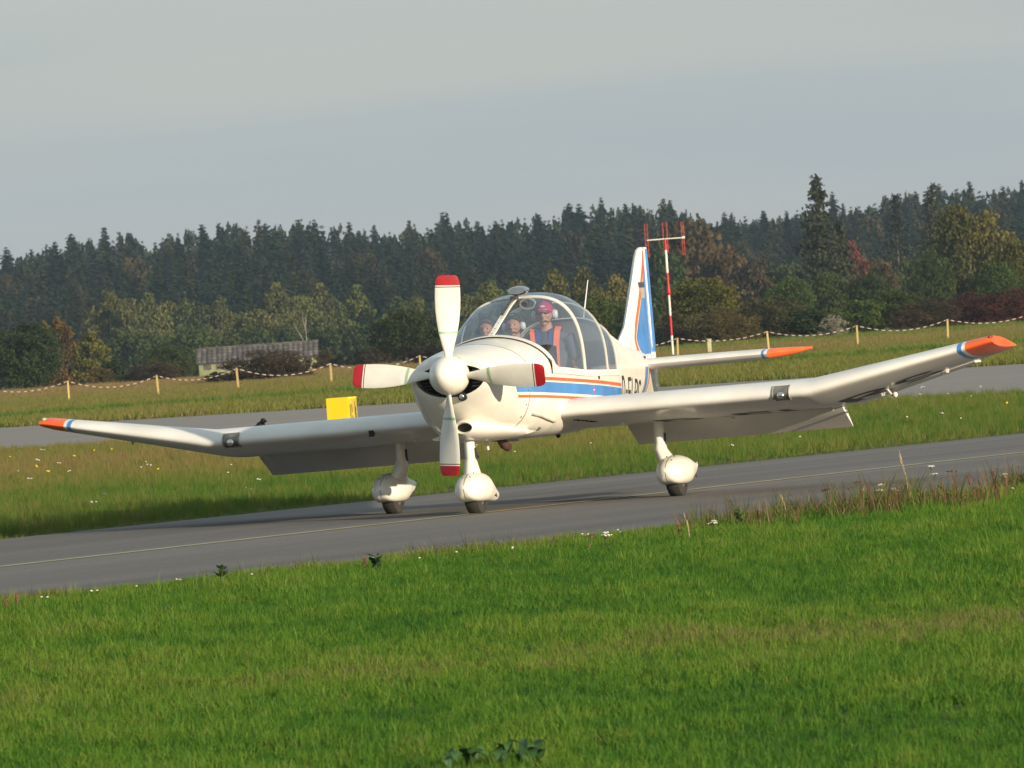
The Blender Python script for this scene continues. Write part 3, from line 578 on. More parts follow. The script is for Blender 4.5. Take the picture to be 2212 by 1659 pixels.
T = [
    (-11.9, 345, 4.2, 1.75, 'brown_bush', 'wide dark brown bramble bush in front of the old shed', None),
    (-14.6, 350, 1.5, .8, 'dark_bush', 'small dark bush before the left end of the shed', None),
    (-10.5, 350, 1.8, 1.2, 'dark_bush', 'small dark bush beside the right end of the shed', None),
    (2.2, 420, 3.3, 2.1, 'dark_tree', 'low dark tree hidden behind the aircraft canopy', None),
    (-4.8, 400, 2.5, 2.0, 'brown_bush', 'reddish brown bush between the propeller and the cowling', None),
    (-6.9, 470, 4.6, 4.5, 'dark_tree', 'large very dark green tree right behind the propeller', None),
    (-4.2, 470, 3.4, 3.7, 'green_tree', 'mid green tree behind the upright propeller blade', None),
    (-8.6, 440, 2.3, 2.2, 'brown_bush', 'brownish bush left of the horizontal propeller blade', None),
    (-10.5, 440, 1.7, 1.8, 'dark_bush', 'low dark bush just right of the shed end', None),
    (6.2, 480, 4.7, 4.6, 'green_tree', 'green tree seen over the rear of the canopy', None),
    (8.6, 470, 3.4, 3.7, 'green_tree', 'green tree directly left of the tail fin', None),
    (10.0, 650, 3.8, 7.4, 'yellow_birch', 'yellow-tinged birch above the whip antenna', None),
    (4.8, 700, 4.1, 8.6, 'yellow_birch', 'yellowish birch above the canopy top, second from the fin', None),
    (7.8, 700, 3.4, 8.7, 'yellow_birch', 'yellowish birch over the middle of the canopy rear', None),
    (1.1, 700, 3.7, 8.0, 'yellow_birch', 'yellowish birch above the chrome mirror on the canopy', None),
    (-1.9, 700, 3.7, 8.0, 'yellow_birch', 'yellowish birch just right of the red propeller tip', None),
    (8.7, 400, 3.1, 2.0, 'dark_bush', 'low dark bush behind the foot of the striped mast', None),
    (12.0, 440, 4.9, 4.9, 'yellow_tree', 'broad yellow-green tree just right of the striped mast', None),
    (12.2, 400, 3.9, 2.8, 'olive_bush', 'olive bush behind the fence post nearest the mast', None),
    (15.2, 410, 4.6, 3.5, 'olive_bush', 'large olive bush left of the third post from the right', None),
    (10.0, 420, 2.5, 3.0, 'olive_bush', 'olive bush between the fin and the striped mast', None),
    (16.8, 400, 2.9, 2.3, 'green_tree', 'green tree behind the orange tailplane tip', None),
    (17.6, 385, 1.5, 1.8, 'pale_bush', 'pale whitish blossoming bush in the hedge on the right', None),
    (19.8, 400, 2.9, 2.8, 'bright_bush', 'bright green bush behind the fence on the right', None),
    (23.5, 430, 3.4, 3.3, 'green_tree', 'green tree right of the bright green bush', None),
    (20.7, 520, 4.1, 5.4, 'green_tree', 'green tree behind the big olive bush', None),
    (25.6, 560, 4.0, 6.0, 'green_tree', 'green tree below the red maple', None),
    (28.9, 560, 4.0, 5.8, 'dark_tree', 'dark green tree right of the red maple foot', None),
    (23.1, 390, 3.3, 2.4, 'brown_bush', 'brown bush left of the reddish-brown hedge bushes', None),
    (25.8, 395, 3.9, 2.7, 'redbrown_bush', 'reddish-brown bush above the raised wing tip', None),
    (28.3, 395, 3.6, 2.7, 'redbrown_bush', 'reddish-brown bush at the right edge of the photo', None),
    (30.2, 400, 3.1, 3.1, 'brown_bush', 'brown bush cut by the right picture edge', None),
    (21.7, 385, 2.3, 1.8, 'brown_bush', 'low brown bush beside the second post from the right', None),
    (36.9, 560, 7.0, 10.5, 'olive_tree', 'big rounded olive tree standing tall at the right', None),
    (37.8, 520, 4.4, 7.0, 'yellow_tree', 'yellowish tree at the right edge behind the red hedge', None),
    (32.5, 540, 3.5, 6.8, 'green_tree', 'green tree left of the big olive tree', None),
    (33.2, 480, 3.5, 5.0, 'green_tree', 'green tree in front of the big olive tree', None),
    (34.4, 700, 3.9, 9.2, 'red_tree', 'small red autumn maple against the dark spruces', None),
    (37.3, 700, 3.2, 8.0, 'brown_tree', 'brown-leaved tree beside the red maple', None),
    (41.2, 720, 3.3, 8.1, 'green_tree', 'green tree second right of the red maple', None),
    (31.6, 700, 3.7, 8.1, 'green_tree', 'green tree left of the red maple', None),
    (20.8, 800, 9.9, 14.0, 'brown_tree', 'large brown autumn tree behind the mast antennas', None),
    (16.6, 760, 5.5, 11.8, 'green_tree', 'green tree behind the top of the tail fin', None),
    (23.5, 760, 6.5, 10.8, 'brown_tree', 'brown tree right of the mast antennas', None),
    (24.3, 700, 5.5, 8.7, 'brown_tree', 'smaller brown tree at the foot of the slope right of the mast', None),
    (27.5, 700, 4.1, 8.0, 'green_tree', 'green tree left of the tall ragged pine foot', None),
    (-32.9, 480, 5.3, 5.5, 'green_tree', 'broad round green tree at the left edge of the photo', None),
    (-36.2, 480, 3.8, 6.0, 'green_tree', 'green tree cut off by the left picture edge', None),
    (-31.7, 500, 2.5, 5.9, 'orange_birch', 'orange autumn birch beside the broad green tree on the left', None),
    (-28.9, 490, 2.4, 4.6, 'yellow_birch', 'yellow birch right of the orange birch on the left', None),
    (-33.3, 510, 2.0, 5.7, 'orange_birch', 'small orange birch tip showing over the broad green tree', None),
    (-27.0, 480, 2.2, 2.7, 'green_tree', 'low green tree right of the yellow birch', None),
    (-26.1, 450, 1.8, 2.2, 'olive_bush', 'olive bush at the foot of the yellow birch', None),
    (-22.5, 450, 3.2, 2.3, 'brown_bush', 'low dome of brown brambles left of the shed', None),
    (-24.0, 500, 3.4, 3.6, 'green_tree', 'grey-green tree touching the left end of the shed', None),
    (-22.8, 430, 1.7, 1.6, 'dark_bush', 'small dark bush beside the brown bramble dome', None),
    (-12.3, 470, 1.5, 2.4, 'olive_bush', 'small olive bush against the right gable of the shed', None),
    (-46.5, 832.0, 5.7, 10.5, 'birch', 'pale olive birch in the row below the spruce forest', 'birches below the spruce forest'),
    (-45.9, 866.0, 5.4, 9.2, 'birch', 'pale olive birch in the row below the spruce forest', 'birches below the spruce forest'),
    (-41.5, 825.0, 4.4, 9.9, 'birch', 'pale olive birch in the row below the spruce forest', 'birches below the spruce forest'),
    (-41.5, 873.0, 4.6, 9.1, 'birch', 'pale olive birch in the row below the spruce forest', 'birches below the spruce forest'),
    (-38.8, 858.0, 4.8, 9.1, 'birch', 'pale olive birch in the row below the spruce forest', 'birches below the spruce forest'),
    (-35.7, 837.0, 4.6, 8.3, 'birch', 'pale olive birch in the row below the spruce forest', 'birches below the spruce forest'),
    (-33.5, 830.0, 4.3, 9.2, 'birch', 'pale olive birch in the row below the spruce forest', 'birches below the spruce forest'),
    (-30.8, 821.0, 4.3, 6.7, 'birch', 'pale olive birch in the row below the spruce forest', 'birches below the spruce forest'),
    (-28.9, 821.0, 5.5, 7.6, 'birch', 'pale olive birch in the row below the spruce forest', 'birches below the spruce forest'),
    (-27.7, 858.0, 5.2, 9.9, 'birch', 'pale olive birch in the row below the spruce forest', 'birches below the spruce forest'),
    (-25.6, 872.0, 5.9, 8.7, 'birch', 'pale olive birch in the row below the spruce forest', 'birches below the spruce forest'),
    (-23.0, 879.0, 5.2, 9.5, 'birch', 'pale olive birch in the row below the spruce forest', 'birches below the spruce forest'),
    (-20.8, 866.0, 5.3, 6.2, 'birch', 'pale olive birch in the row below the spruce forest', 'birches below the spruce forest'),
    (-17.6, 827.0, 4.2, 9.2, 'birch', 'pale olive birch in the row below the spruce forest', 'birches below the spruce forest'),
    (-43.2, 793.0, 5.2, 6.3, 'green_tree', 'small green tree in the thicket below the birch row', 'green trees in the thicket below the birches'),
    (-40.6, 792.0, 5.2, 6.1, 'green_tree', 'small green tree in the thicket below the birch row', 'green trees in the thicket below the birches'),
    (-37.1, 793.0, 5.2, 5.3, 'green_tree', 'small green tree in the thicket below the birch row', 'green trees in the thicket below the birches'),
    (-33.7, 761.0, 5.0, 6.2, 'green_tree', 'small green tree in the thicket below the birch row', 'green trees in the thicket below the birches'),
    (-30.2, 762.0, 5.0, 5.1, 'green_tree', 'small green tree in the thicket below the birch row', 'green trees in the thicket below the birches'),
    (-27.9, 770.0, 5.0, 5.8, 'green_tree', 'small green tree in the thicket below the birch row', 'green trees in the thicket below the birches'),
    (-24.6, 786.0, 5.1, 5.5, 'green_tree', 'small green tree in the thicket below the birch row', 'green trees in the thicket below the birches'),
    (-22.3, 798.0, 5.2, 4.9, 'green_tree', 'small green tree in the thicket below the birch row', 'green trees in the thicket below the birches'),
    (-18.3, 794.0, 5.2, 5.6, 'green_tree', 'small green tree in the thicket below the birch row', 'green trees in the thicket below the birches'),
    (-15.7, 775.0, 5.1, 5.4, 'green_tree', 'small green tree in the thicket below the birch row', 'green trees in the thicket below the birches'),
    (-12.5, 822.0, 4.8, 7.6, 'birch', 'pale olive birch in the row below the spruce forest', 'birches below the spruce forest'),
    (-10.2, 807.0, 4.7, 7.8, 'birch', 'pale olive birch in the row below the spruce forest', 'birches below the spruce forest'),
    (-7.2, 831.0, 4.9, 7.5, 'birch', 'pale olive birch in the row below the spruce forest', 'birches below the spruce forest'),
    (-4.4, 801.0, 4.7, 7.6, 'birch', 'pale olive birch in the row below the spruce forest', 'birches below the spruce forest'),
    (-1.7, 859.0, 5.1, 8.4, 'birch', 'pale olive birch in the row below the spruce forest', 'birches below the spruce forest'),
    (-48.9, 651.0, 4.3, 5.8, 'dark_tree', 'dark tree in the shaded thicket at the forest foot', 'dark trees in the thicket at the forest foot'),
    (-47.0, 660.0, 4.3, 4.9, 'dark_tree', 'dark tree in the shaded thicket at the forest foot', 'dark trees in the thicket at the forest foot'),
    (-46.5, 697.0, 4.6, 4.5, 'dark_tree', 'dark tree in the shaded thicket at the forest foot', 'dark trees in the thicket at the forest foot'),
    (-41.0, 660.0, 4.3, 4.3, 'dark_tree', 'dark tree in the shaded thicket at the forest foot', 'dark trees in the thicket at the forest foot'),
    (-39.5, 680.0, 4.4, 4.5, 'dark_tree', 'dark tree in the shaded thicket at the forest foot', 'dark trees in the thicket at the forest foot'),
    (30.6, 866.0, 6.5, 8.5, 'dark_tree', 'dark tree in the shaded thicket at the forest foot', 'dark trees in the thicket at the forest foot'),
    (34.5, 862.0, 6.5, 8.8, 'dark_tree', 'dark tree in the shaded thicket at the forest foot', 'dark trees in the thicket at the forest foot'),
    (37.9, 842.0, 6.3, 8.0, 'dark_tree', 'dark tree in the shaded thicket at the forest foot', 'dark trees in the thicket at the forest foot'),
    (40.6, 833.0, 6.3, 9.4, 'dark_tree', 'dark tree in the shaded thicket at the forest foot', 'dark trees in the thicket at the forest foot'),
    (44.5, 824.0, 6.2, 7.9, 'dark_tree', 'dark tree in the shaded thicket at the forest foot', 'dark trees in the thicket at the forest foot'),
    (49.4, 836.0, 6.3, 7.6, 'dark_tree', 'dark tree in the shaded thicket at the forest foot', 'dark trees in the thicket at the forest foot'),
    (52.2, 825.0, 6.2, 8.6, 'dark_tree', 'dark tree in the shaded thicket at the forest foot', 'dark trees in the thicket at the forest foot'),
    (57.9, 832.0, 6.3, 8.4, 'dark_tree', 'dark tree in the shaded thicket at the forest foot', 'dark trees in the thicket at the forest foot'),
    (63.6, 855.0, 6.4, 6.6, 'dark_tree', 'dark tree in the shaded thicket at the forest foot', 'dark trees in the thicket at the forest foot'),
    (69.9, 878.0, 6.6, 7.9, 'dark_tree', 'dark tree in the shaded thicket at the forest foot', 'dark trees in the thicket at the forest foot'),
]
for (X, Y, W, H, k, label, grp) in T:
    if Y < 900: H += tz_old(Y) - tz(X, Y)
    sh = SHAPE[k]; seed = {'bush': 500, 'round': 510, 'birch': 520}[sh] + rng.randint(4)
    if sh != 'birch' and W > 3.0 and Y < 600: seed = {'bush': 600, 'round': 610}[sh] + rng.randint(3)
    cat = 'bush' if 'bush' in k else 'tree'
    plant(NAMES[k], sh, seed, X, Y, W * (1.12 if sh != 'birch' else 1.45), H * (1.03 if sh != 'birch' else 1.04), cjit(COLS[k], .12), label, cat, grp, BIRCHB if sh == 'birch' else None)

# tall ragged conifers that break the skyline on the right, and a dead birch snag
def ragged(name, X, Y, W, H, seed, label):
    r = random.Random(seed); root = empty(name, (X, Y, tz(X, Y))); mb = MB()
    mb.tube([(0, 0, -.2), (.1, 0, H * .5), (.25, .1, H * .98)], [.28, .18, .03], 7); mb.build('trunk', BARK, root)
    q = np.random.RandomState(seed); C = []
    for i in range(260):
        u = .06 + .94 * q.uniform() ** 1.15; R = W * .5 * (1 - u) ** .95 * q.uniform(.2, 1.15) + .08; a = q.uniform(0, 6.28)
        c = np.array([math.cos(a) * R + .25 * u, math.sin(a) * R, H * u]); m = int(6 + 24 * (1 - u)); C.append(c + q.normal(0, .22 + .26 * (1 - u), (m, 3)) * np.array([1, 1, .55]))
    C = np.concatenate(C); n = len(C); A = q.normal(size=(n, 3)); A /= np.linalg.norm(A, axis=1)[:, None]; B = np.cross(A, q.normal(size=(n, 3))); B /= np.linalg.norm(B, axis=1)[:, None]
    V, Q = quads(C, A * .15, B * .09); o = mesh_fast('crown', V, Q, NEEDLE, root); o.color = (.032, .038, .021, 1)
    return tag(root, label, 'tree')
ragged('pine_tree', 27.5, 620, 6.6, 14.9, 1, 'tall ragged dark pine sticking up above the skyline, right of the striped mast')
ragged('pine_tree', 30.2, 640, 4.5, 10.8, 2, 'shorter ragged dark pine close right of the tallest pine')
ragged('pine_tree', 48.6, 800, 8.5, 16.6, 3, 'broad-headed dark pine rising behind the big olive tree')
ragged('pine_tree', 45.2, 815, 7.0, 15.6, 4, 'dark pine with a rounded top just left of the broad-headed pine')
sn = MB(); sn.tube([(0, 0, 0), (.1, 0, 2.2), (.05, 0, 4.0), (.25, 0, 4.9)], [.09, .08, .06, .02], 6); sn.tube([(.1, 0, 2.0), (-.5, 0, 3.1), (-1.2, 0, 3.9), (-1.5, 0, 4.3)], [.05, .045, .03, .015], 5); sn.tube([(.07, 0, 3.4), (-.2, 0, 4.6), (-.25, 0, 5.4)], [.045, .03, .015], 5)
o = sn.build('dead_tree', BIRCHB); o.location = (-21.0, 735, 1.3 + tz(0, 735)); o.scale = (1, 1, 1.0); tag(o, 'bare pale dead birch snag standing behind the shed roof', 'tree')
o.location.z = tz(0, 735)
o.scale = (.8, 1, 1.30)

# ------------------------------------------------------------------ haze
hz = MB(); hz.box((0, 720, 26), (700, 1700, 60)); o = hz.build('haze', smooth=False)
m = bpy.data.materials.new('haze_air'); m.use_nodes = True; nn = m.node_tree.nodes; ll = m.node_tree.links
for q in list(nn): nn.remove(q)
oo = nn.new('ShaderNodeOutputMaterial'); pv = nn.new('ShaderNodeVolumePrincipled'); pv.inputs['Color'].default_value = (.55, .75, 1.0, 1); pv.inputs['Density'].default_value = .00008; pv.inputs['Anisotropy'].default_value = 0.0
ll.new(pv.outputs[0], oo.inputs['Volume']); o.data.materials.append(m); tag(o, kind='stuff')
SC.cycles.volume_step_rate = 10

# ------------------------------------------------------------------ the aircraft
YAW, ROLL = .2922, .0184
AC_LOC = (-.509, 60.0, 0.0); AC_ROT = (0, -ROLL, -YAW)
ac = empty('light_aircraft', AC_LOC); ac.rotation_euler = AC_ROT
tag(ac, 'white low-wing light aircraft with blue and orange stripes taxiing on the asphalt', 'aircraft')
AC_M = Matrix.Translation(AC_LOC) @ Matrix.Rotation(-YAW, 4, 'Z') @ Matrix.Rotation(-ROLL, 4, 'Y')

#        y     w     zs    zb    nb   hu    nu
SECT = [(.040, .330, 1.185, 1.005, 2.0, .140, 2.0), (.060, .352, 1.182, .970, 1.9, .175, 2.0), (.13, .388, 1.18, .89, 1.8, .205, 2.0), (.28, .432, 1.18, .78, 1.9, .232, 2.0),
        (.45, .470, 1.18, .705, 2.3, .252, 2.0), (.65, .508, 1.18, .660, 2.8, .272, 2.0), (.90, .538, 1.18, .630, 3.5, .292, 1.95), (1.3, .555, 1.18, .605, 4.2, .322, 1.9),
        (1.8, .557, 1.150, .60, 4.5, .55, 2.7), (2.2, .557, 1.130, .60, 4.5, .705, 3.1), (2.7, .545, 1.120, .61, 4.5, .735, 3.0), (3.1, .515, 1.115, .635, 4.3, .645, 3.0), (3.55, .475, 1.11, .66, 4.0, .505, 3.0),
        (4.0, .410, 1.11, .69, 3.6, .425, 2.7), (4.6, .333, 1.105, .735, 3.1, .325, 2.4), (5.2, .250, 1.10, .775, 2.7, .255, 2.2), (5.7, .165, 1.10, .805, 2.3, .21, 2.0), (6.1, .085, 1.095, .82, 2.0, .16, 2.0), (6.38, .035, 1.09, .84, 2.0, .13, 2.0)]
CAN = [(1.30, .555, 1.18, .322, 1.9), (1.42, .558, 1.175, .365, 2.05), (1.55, .560, 1.168, .43, 2.3), (1.72, .562, 1.16, .505, 2.6), (1.9, .562, 1.148, .59, 2.9), (2.05, .562, 1.14, .65, 3.0), (2.22, .560, 1.13, .705, 3.1), (2.45, .555, 1.125, .745, 3.1),
       (2.7, .545, 1.12, .737, 3.0), (2.9, .532, 1.117, .700, 3.0), (3.08, .517, 1.115, .650, 3.0), (3.3, .498, 1.112, .580, 3.0), (3.55, .475, 1.11, .505, 3.0)]
def sect(y, T=SECT):
    ys_ = [r[0] for r in T]; return [float(np.interp(y, ys_, [r[i] for r in T])) for i in range(1, len(T[0]))]
def spow(v, p): return math.copysign(abs(v) ** p, v)
def low_pts(y, off=0, n=20):
    w_, zs, zb, nb, hu, nu = sect(y); P = []
    for k in range(n + 1):
        a = PI * k / n            # starboard sill -> bottom -> port sill
        P.append((-(w_ + off) * spow(math.cos(a), 2 / nb), y, zs - (zs - zb + off) * abs(math.sin(a)) ** (2 / nb)))
    return P
def up_pts(y, T=SECT, off=0, n=20, a0=0, a1=PI):
    s = sect(y, T); w_, zs, hu, nu = (s[0], s[1], s[4], s[5]) if T is SECT else (s[0], s[1], s[2], s[3]); P = []
    for k in range(n + 1):
        a = a0 + (a1 - a0) * k / n
        P.append(((w_ + off) * spow(math.cos(a), 2 / nu), y, zs + (hu + off) * abs(math.sin(a)) ** (2 / nu)))
    return P
def surf_x(y, z, off=0):
    w_, zs, zb, nb, hu, nu = sect(y)
    if z <= zs: q = min(1, (zs - z) / (zs - zb)); return w_ * (1 - q ** nb) ** (1 / nb) + off
    q = min(1, (z - zs) / hu); return w_ * (1 - q ** nu) ** (1 / nu) + off
def full(y, off=0):
    return low_pts(y, off)[:-1] + up_pts(y, off=off)[:-1]

# engine cowling with its air opening
mb = MB(); st = list(np.linspace(.06, .66, 13)); R = [full(.040)] + [full(y) for y in st] + [full(.673)]
n = len(R[0]); inner = []
ring0 = R[0]
op = [(p[0] * .93, .036, 1.185 + (p[2] - 1.185) * (.93 if p[2] < 1.185 else .78)) for p in ring0]; opb = [(p[0] * .97, .18, p[2]) for p in op]
mb.rings([opb, op] + R, cap0=False, cap1=False)
cowl = fix_normals(mb.build('cowling', WHITE, ac, sharp=50))
mb = MB(); mb.rings([[(p[0] * 1.0, .14, p[2]) for p in op], [(p[0] * .9, .34, p[2]) for p in op]]); mb.build('cowling_cavity', DARKIN, cowl)
# cylinder fins glimpsed behind the spinner
mb = MB()
for sx in (-1, 1):
    for k in range(6): mb.box((sx * .235, .10 + k * .004, 1.10 + k * .028), (.11, .05, .009))
mb.build('cylinder_fins', GREYPL, cowl, smooth=False)
# seam strip at the firewall and quarter-turn screws
mb = MB(); mb.rings([full(.673, .0015), full(.674, -.004), full(.678, -.004), full(.679, .0015)], False, False); mb.build('cowling_seam', DARKIN, cowl)
mb = MB()
for y, z in ((.18, 1.17), (.38, 1.165), (.56, 1.16), (.64, 1.12), (.64, 1.02), (.64, .9), (.64, .8), (.76, 1.175), (.60, 1.25)):
    mb.ell((surf_x(y, z, .001), y, z), (.003, .008, .008), 8, 5)
mb.build('screw_heads', GREYPL, cowl)
mb = MB(); mb.box((surf_x(.83, 1.21, .004), .83, 1.215), (.006, .055, .028), ry=-.2); mb.box((surf_x(.74, 1.16, .004), .735, 1.17), (.006, .02, .06)); mb.build('cowling_latch', EXH, cowl)
# small landing lamp in the notch under the spinner
mb = MB(); mb.tube([(.10, .0, 1.015), (.10, .05, 1.015)], .035, 12); o = mb.build('nose_lamp_housing', DARKIN, cowl)
mb = MB(); mb.ell((.10, -.005, 1.018), (.022, .012, .022), 12, 8); mb.build('nose_lamp', CHROME, cowl)
mb = MB()                                                     # dark V notch
mb.add([(.02, .066, 1.03), (.20, .075, 1.04), (.11, .10, .945)], [(0, 1, 2)]); mb.build('lamp_notch', DARKIN, cowl)

# chin scoop
def ering(c, rx, rz, n=24, ph=0): return [(c[0] + rx * math.cos(2 * PI * k / n), c[1], c[2] + rz * math.sin(2 * PI * k / n)) for k in range(n)]
mb = MB()
mb.rings([ering((.060, .16, .752), .070, .036), ering((.060, .10, .752), .072, .038), ering((.060, .085, .752), .082, .048), ering((.060, .10, .751), .095, .062), ering((.060, .16, .748), .115, .078), ering((.055, .28, .738), .155, .088), ering((.04, .45, .72), .235, .085), ering((.02, .65, .695), .34, .075), ering((.0, .86, .672), .42, .060)], False, True)
sc_o = fix_normals(mb.build('chin_scoop', WHITE, ac, sharp=60))
mb = MB(); mb.add(ering((.060, .15, .752), .071, .037), [tuple(range(24))]); mb.build('scoop_opening', DARKIN, sc_o, smooth=False)
mb = MB(); mb.rings([ering((.0, .84, .668), .46, .035), ering((.0, .88, .664), .47, .028)], True, True); mb.build('scoop_lip', WHITE, sc_o)

# fuselage shell: forward deck, cabin tub, aft body
ysl = [.679, .8, .9, 1.0, 1.15, 1.3]
mb = MB(); mb.rings([full(y) for y in ysl], False, False); deck = fix_normals(mb.build('fuselage', WHITE, ac, sharp=50))
yc = [1.3, 1.55, 1.8, 2.0, 2.2, 2.45, 2.7, 2.9, 3.1, 3.3, 3.55]
mb = MB(); mb.rings([low_pts(y) for y in yc], closed=False); mb.build('cabin_side', WHITE, deck, sharp=50)
mb = MB(); mb.rings([low_pts(y, -.02) for y in yc], closed=False); mb.build('cabin_lining', CABIN, deck, sharp=50)
ya = [3.55, 3.7, 3.85, 4.0, 4.2, 4.4, 4.6, 4.8, 5.0, 5.2, 5.4, 5.6, 5.8, 6.0, 6.2, 6.38]
mb = MB(); mb.rings([full(y) for y in ya], False, True); aft = fix_normals(mb.build('tail_cone', WHITE, deck, sharp=50))
mb = MB(); mb.add([p for p in full(3.56, -.01)], [tuple(range(40))]); mb.build('rear_bulkhead', CABIN, deck, smooth=False)
mb = MB(); mb.add([p for p in full(1.29, -.01)], [tuple(range(40))]); mb.build('front_bulkhead', DARKIN, deck, smooth=False)
mb = MB(); mb.box((0, 1.50, 1.34), (.98, .26, .10), rx=-.08); mb.box((0, 1.60, 1.24), (.98, .06, .26)); mb.build('instrument_panel', DARKIN, deck)
mb = MB()
for sx, y0 in ((-.26, 2.38), (.26, 2.38), (-.25, 3.25), (.25, 3.25)):
    mb.box((sx, y0 - .22, .90), (.44, .48, .12)); mb.box((sx, y0 + .10, 1.14), (.42, .10, .52), rx=.18)
mb.build('cabin_seats', SEATM, deck)
mb = MB(); mb.box((0, 2.5, .80), (1.02, 2.0, .03)); mb.build('cabin_floor', SEATM, deck)

# canopy
cy = list(np.linspace(1.30, 3.55, 40))
mb = MB(); mb.rings([up_pts(y, CAN, .0, 36) for y in cy], closed=False)
can = mb.build('canopy', GLASS, ac, sharp=80)
def hoop(name, y0, y1, off, mat, parent, T=CAN, thick=.012):
    mb = MB(); mb.rings([up_pts(y0, T, off - thick, 36), up_pts(y0, T, off, 36), up_pts(y1, T, off, 36), up_pts(y1, T, off - thick, 36)], closed=False); return mb.build(name, mat, parent, sharp=40)
hoop('canopy_hoop', 2.195, 2.215, .008, WHITE, can); hoop('canopy_hoop', 2.228, 2.246, .008, WHITE, can); hoop('hoop_seam', 2.215, 2.228, .003, DARKIN, can)
hoop('canopy_hoop', 3.065, 3.105, .008, WHITE, can); hoop('canopy_hoop', 3.52, 3.565, .006, WHITE, can)
hoop('windscreen_frame', 1.235, 1.325, .012, WHITE, can, thick=.02); hoop('windscreen_seam', 1.222, 1.236, .006, DARKIN, can, thick=.02)
mb = MB()                                                     # side rails under the glass
for sx in (-1, 1):
    rr = []
    for y in np.linspace(1.20, 3.60, 25):
        s = sect(y, CAN); zt = s[1] + .022 + (.10 * max(0, (1.42 - y) / .22) ** 2 if y < 1.42 else 0); zb = s[1] - .032; x = s[0]
        rr.append([(sx * (x + .008), y, zt), (sx * (x + .012), y, zt - .008), (sx * (x + .012), y, zb), (sx * (x + .001), y, zb - .004)])
    mb.rings(rr, closed=False)
mb.build('canopy_rail', WHITE, can)
mb = MB()
for y in np.linspace(1.5, 3.45, 24): mb.ell((sect(y, CAN)[0] + .013, y, sect(y, CAN)[1] - .004), (.002, .005, .005), 6, 4)
for k in range(3, 34, 3):
    p = up_pts(1.28, CAN, .013, 36)[k]; mb.ell(p, (.007, .007, .004), 6, 4)
mb.build('rail_rivets', GREYPL, can)
mb = MB(); mb.box((sect(2.9, CAN)[0] + .016, 2.68, 1.075), (.01, .03, .03), rx=.5); mb.build('canopy_latch', DARKIN, can)
# centre post and the chrome mirror on top
def topz(y): s = sect(y, CAN); return s[1] + s[2]
mb = MB(); rr = []
for y in np.linspace(1.30, 2.20, 14): rr.append([(-.026, y, topz(y) + .004), (-.022, y, topz(y) + .014), (.022, y, topz(y) + .014), (.026, y, topz(y) + .004)])
mb.rings(rr, closed=False); post = mb.build('centre_post', WHITE, can)
mb = MB()
for y in np.linspace(1.36, 1.9, 6): mb.ell((0, y, topz(y) + .016), (.005, .008, .004), 6, 4)
mb.build('post_rivets', GREYPL, post)
mb = MB(); mb.tube([(.0, 1.72, topz(1.72) + .03), (.01, 1.95, topz(1.95) + .04), (.02, 2.14, topz(2.14) + .035)], .011, 8); mb.box((.01, 2.10, topz(2.1) + .03), (.05, .10, .03)); mb.build('mirror_arm', GREYPL, can)
mb = MB(); mb.rings([[(.045 + rx * math.cos(2 * PI * k / 24), y, 1.892 + rz * math.sin(2 * PI * k / 24)) for k in range(24)] for y, rx, rz in ((2.06, .074, .030), (2.08, .086, .040), (2.13, .090, .044), (2.20, .080, .040), (2.27, .05, .026), (2.31, .02, .01))])
mir = mb.build('mirror', CHROME, can)
mb = MB(); rr = []
for k in range(24):
    a = 2 * PI * k / 24; rr.append([(.0 + (.070 + .010 * math.cos(q)) * math.cos(a), 2.52 + .010 * math.sin(q), 1.775 + (.045 + .010 * math.cos(q)) * math.sin(a)) for q in np.linspace(0, 2 * PI, 7)[:-1]])
mb.rings(rr + [rr[0]], False, False); ring = mb.build('roof_vent_ring', CABIN, can)
ring.data.materials[0] = noise_mat('vent_cream', (.38, .36, .30), (.5, .47, .4), 9, .6)
mb = MB(); mb.add([(.0 + .068 * math.cos(2 * PI * k / 20), 2.53, 1.775 + .042 * math.sin(2 * PI * k / 20)) for k in range(20)], [tuple(range(20))]); mb.build('roof_vent', GREYPL, can, smooth=False)
mb = MB(); mb.tube([(0, 4.16, 1.49), (0, 4.2, 1.55), (0, 4.5, 1.96)], [.012, .007, .004], 8); mb.ell((0, 4.25, 1.52), (.025, .06, .03)); mb.build('whip_antenna', WHITE, ac)

# painted stripes and letters: thin skins following the body side
def skin(name, top, bot, y0f, y1, mat, parent, sides=(1, -1), ny=60, off=.0022):
    mb = MB()
    for sx in sides:
        V = []; F = []
        for i in range(ny + 1):
            for j in range(4):
                v = j / 3; zt = 0; y = y0f(v) + (y1 - y0f(v)) * i / ny; z = top(y) + (bot(y) - top(y)) * v; V.append((sx * surf_x(y, z, off), y, z))
        for i in range(ny):
            for j in range(3): a = i * 4 + j; F.append((a, a + 4, a + 5, a + 1))
        mb.add(V, F)
    return mb.build(name, mat, parent)
zU = lambda y: 1.140 - .045 * (y - .35)
skin('orange_stripe', lambda y: zU(y) + .014, lambda y: zU(y) - .014, lambda v: .36 + .015 * v, 3.72, ORANGE, ac)
skin('blue_stripe', lambda y: zU(y) - .030, lambda y: zU(y) - .120, lambda v: .40 + .06 * v, 3.74, BLUE, ac)
skin('orange_stripe', lambda y: zU(y) - .144, lambda y: zU(y) - .167, lambda v: .475 + .02 * v, 3.72, ORANGE, ac)

